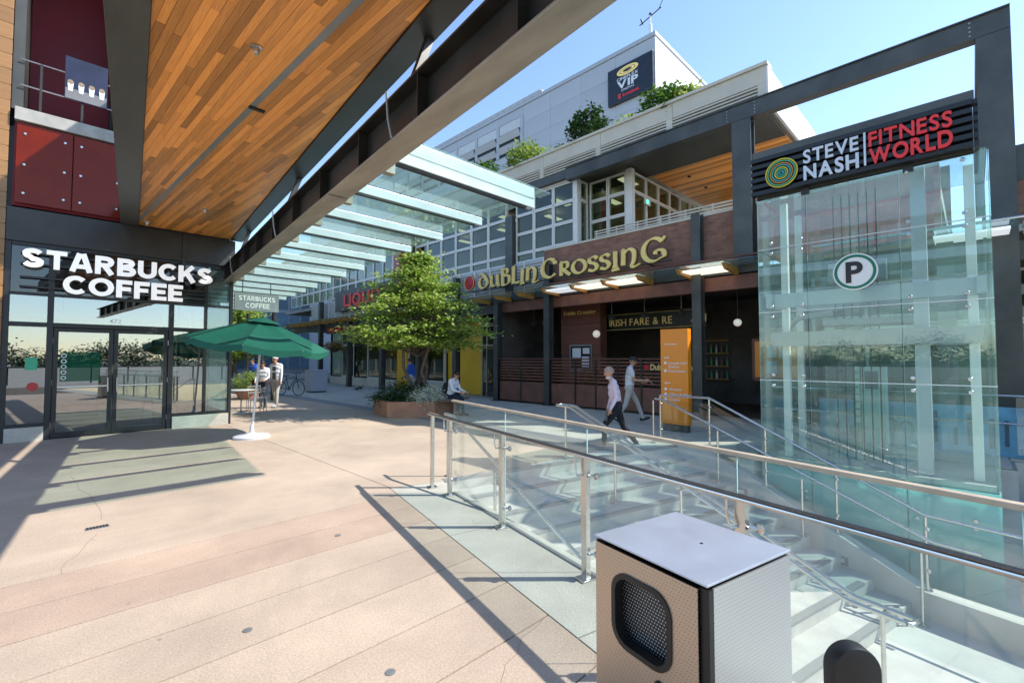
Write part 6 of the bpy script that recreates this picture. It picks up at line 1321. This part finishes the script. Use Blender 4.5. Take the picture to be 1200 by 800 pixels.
    md = o.modifiers.new('r', 'REMESH'); md.mode = 'VOXEL'; md.voxel_size = voxel; md.use_smooth_shade = True; m2 = o.modifiers.new('s', 'SMOOTH'); m2.iterations = 4; m2.factor = .5
    dg = bpy.context.evaluated_depsgraph_get(); me = bpy.data.meshes.new_from_object(o.evaluated_get(dg)); o.modifiers.clear(); o.data = me; me.materials.clear()
    for x in mats_: me.materials.append(MAT[x])
    import numpy as np
    nf = len(me.polygons); cen = np.zeros(nf * 3, dtype=np.float32); me.polygons.foreach_get('center', cen); cen = cen.reshape(-1, 3); best = np.full(nf, 1e9); idx = np.zeros(nf, dtype=np.int32)
    for a, b, ra, rb, m in bones:
        A = np.array(a); Bv = np.array(b - a); L2 = float(Bv @ Bv) + 1e-9; tt_ = np.clip(((cen - A) @ Bv) / L2, 0, 1); d = np.linalg.norm(cen - A - tt_[:, None] * Bv, axis=1) - (ra + (rb - ra) * tt_)
        w_ = d < best; best[w_] = d[w_]; idx[w_] = m
    me.polygons.foreach_set('material_index', idx); me.polygons.foreach_set('use_smooth', [True] * nf)
    # hair, eyes, mouth
    Q = lambda x, y, z: (H(x, y, z) + shift) * sc_
    HR = MB(); segs = 14; rings = 7; lim = {'short': 116, 'bald': 60, 'cap': 84, 'long': 125}[hairstyle]; n0 = len(HR.v)
    for i in range(rings + 1):
        ph = rad(lim * i / rings)
        for j in range(segs):
            th = 2 * math.pi * j / segs; cut = 1 - (.42 * max(0, math.cos(th)) if hairstyle != 'cap' else 0) * (i / rings); p2 = ph * cut; g = 1.04 if hairstyle != 'cap' else 1.12
            HR.v.append(Q(-.006 + .105 * g * math.sin(p2) * math.cos(th), .09 * g * math.sin(p2) * math.sin(th), .032 + .098 * g * math.cos(p2)))
    for i in range(rings):
        for j in range(segs): a = n0 + i * segs + j; b = n0 + i * segs + (j + 1) % segs; HR.f.append((a, a + segs, b + segs, b))
    if hairstyle != 'bald': HR.build('hair', hair, t, smooth=True, world=False)
    for s in (-1, 1): MB().ball(Q(.086, s * .032, .022), .008 * sc_, 8).build('eye', 'black', t, world=False); MB().bar(Q(.090, s * .048, .04), Q(.094, s * .018, .042), .007, .006).build('eyebrow', hair if hairstyle != 'cap' else 'hair_grey', t, world=False)
    MB().bar(Q(.083, -.022, -.056), Q(.083, .022, -.056), .008, .006).build('mouth', 'red_wall', t, world=False)
    t['_h'] = 0; del t['_h']
    return t, [(h + shift) * sc_ for h in hands], Q
yaw = lambda a: rad(a) - rad(45)                   # yaw seen from the camera: 0 = picture right, 90 = away
def facing(deg): return rad(deg - 45)
# man in pink shirt climbing out of the stairs, walking to the left
pl_ = G(722, 529, -.16); t, hd, Q = person('man in pale pink shirt and black trousers walking up off the stairs', (pl_.x, pl_.y, -.16), facing(172), ('pink_shirt', 'black_cloth', 'shoe_grey'), 'hair_grey', 1.74, lean=9, legs=((36, 2), (-20, -38)), arms=((-8, 28), (4, 16)), head=(18, 4), hairstyle='short', armout=(.1, .12))
MB().ball(Q(.02, 0, -.09), .07, 12, (.9, .9, .5)).build('neck_scarf', 'grey_shirt', t, smooth=True, world=False)
bg_ = hd[0]; MB().obox(bg_ + Vector((.04, 0, -.05)), (.03, .16, .2)).build('folder', 'frame_steel', t, world=False)
# man reading a paper, walking right
pl_ = G(737, 496); t, hd, Q = person('man in grey T-shirt and khaki trousers reading a sheet as he walks', (pl_.x, pl_.y, 0), facing(-8), ('grey_shirt', 'khaki', 'shoe'), 'hair_dark', 1.77, lean=4, legs=((30, 20), (-14, -34)), arms=((8, 82), (18, 88)), head=(0, 26), hairstyle='short', skin='skin_tan', sleeves='short', armout=(.05, .05))
pm_ = (hd[0] + hd[1]) / 2; pw = MB(); pw.obox(pm_ + Vector((.10, 0, .0)), (.24, .20, .004), Matrix.Rotation(rad(42), 3, 'Y')); o = pw.build('paper_sheet', 'paper', world=False)
o.matrix_world = ROOT[t]; tag(o, 'white sheet of paper in the hands of the man in the grey T-shirt', 'paper')
# man seated on the planter bench
fi = faces[-1]; mid = (Vector((*hexp[fi], 0)) + Vector((*hexp[(fi + 1) % 6], 0))) / 2; out = (mid - Vector((pc.x, pc.y, 0))).normalized(); q = mid + out * .05 + LD(0, .1)
t, hd, Q = person('man in white shirt and black vest seated on the planter bench', (q.x, q.y, 0), math.atan2(out.y, out.x), ('white_shirt', 'navy', 'shoe'), 'hair_dark', 1.72, lean=20, legs=((80, 6), (82, -4)), arms=((20, 72), (24, 76)), head=(0, 34), sit=True, voxel=.014)
vs = MB(); vs.obox((-.06, 0, .78), (.22, .37, .42), Matrix.Rotation(rad(18), 3, 'Y')); vs.build('dark_vest', 'black_cloth', t, bevel=.08, smooth=True, world=False)
# strolling couple and two distant figures
pl_ = G(324, 477); t, hd, Q = person('man in white cap, pale jacket and pale trousers strolling beyond the umbrella', (pl_.x, pl_.y, 0), facing(-95), ('white_shirt', 'khaki', 'shoe_grey'), 'hair_white', 1.78, lean=2, legs=((10, 2), (-8, -14)), arms=((4, 10), (-6, 4)), head=(-10, 0), hairstyle='cap', voxel=.016); MB().obox((.09, 0, 1.22), (.08, .14, .46)).build('dark_shirt_front', 'frame_steel', t, bevel=.03, world=False)
pl_ = G(309, 478); t, hd, Q = person('person in pale top and dark trousers with a black shoulder bag beside the capped man', (pl_.x, pl_.y, 0), facing(-80), ('grey_shirt', 'navy', 'shoe'), 'hair_dark', 1.62, lean=4, legs=((8, 0), (-6, -10)), arms=((10, 70), (8, 60)), head=(10, 14), hairstyle='long', voxel=.016); MB().obox((.05, -.26, .85), (.26, .1, .3)).build('shoulder_bag', 'black_cloth', t, bevel=.03, world=False)
q = LD(-11.9, 21.2); person('seated figure in a blue top near the potted bush', (q.x, q.y, 0), facing(-100), ('blue_shirt', 'navy', 'shoe'), 'hair_dark', 1.7, legs=((4, 0), (-4, -4)), voxel=.022)
q = LD(-4.3, 19.6); person('distant figure in a blue shirt behind the planter', (q.x, q.y, 0), facing(160), ('blue_shirt', 'khaki', 'shoe'), 'hair_dark', 1.7, legs=((10, 4), (-8, -14)), voxel=.022)
# pigeons on the paving
for i, (px, py) in enumerate(((419, 458), (423, 457))):
    q = G(px, py); t = thing('pigeon', 'small dark pigeon on the paving left of the planter', 'bird', (q.x, q.y, 0), 0, group='pigeons on the paving')
    MB().ball((q.x, q.y, .13), .09, 10, (1.5, .8, .8)).build('body', 'frame_steel', t, smooth=True); MB().ball((q.x + .12, q.y, .23), .04, 8).build('head', 'frame_steel', t, smooth=True); MB().obox((q.x - .17, q.y, .12), (.12, .06, .02)).build('tail', 'dark_steel', t)
    for s in (-.03, .03): MB().tube([(q.x, q.y + s, 0), (q.x, q.y + s, .08)], .006, 5).build('leg', 'red_wall', t)
# ================================================================ BEHIND THE CAMERA (shows in the shop glass)
wd_ = MB(); rng = random.Random(9)
for i in range(1500):
    a = rad(rng.uniform(150, 330)); R_ = 115 + rng.uniform(-8, 8); hm = 4.0 + 1.6 * math.sin(a * 17) + 1.2 * math.sin(a * 41)
    leaves(wd_, Vector((R_ * math.cos(a), R_ * math.sin(a), rng.uniform(0, 1) ** 1.3 * hm)), 64, 2.0, .5, rng, .8, aspect=.9)
o = wd_.build('far_wood', 'leaf_dark'); tag(o, 'low far-off belt of trees across the open ground', 'trees', kind='stuff')
pr = thing('perimeter_rail', 'dark steel rail with posts along the open edge of the plaza', 'railing', (0, -16, 0))
for k in range(14): MB().box(-14 + k * 2.0, -13.92 + k * 2.0, -16.04, -15.96, 0, 1.1).build('post', 'dark_steel', pr)
MB().box(-14, 12.1, -16.05, -15.95, 1.1, 1.15).build('top_rail', 'dark_steel', pr)
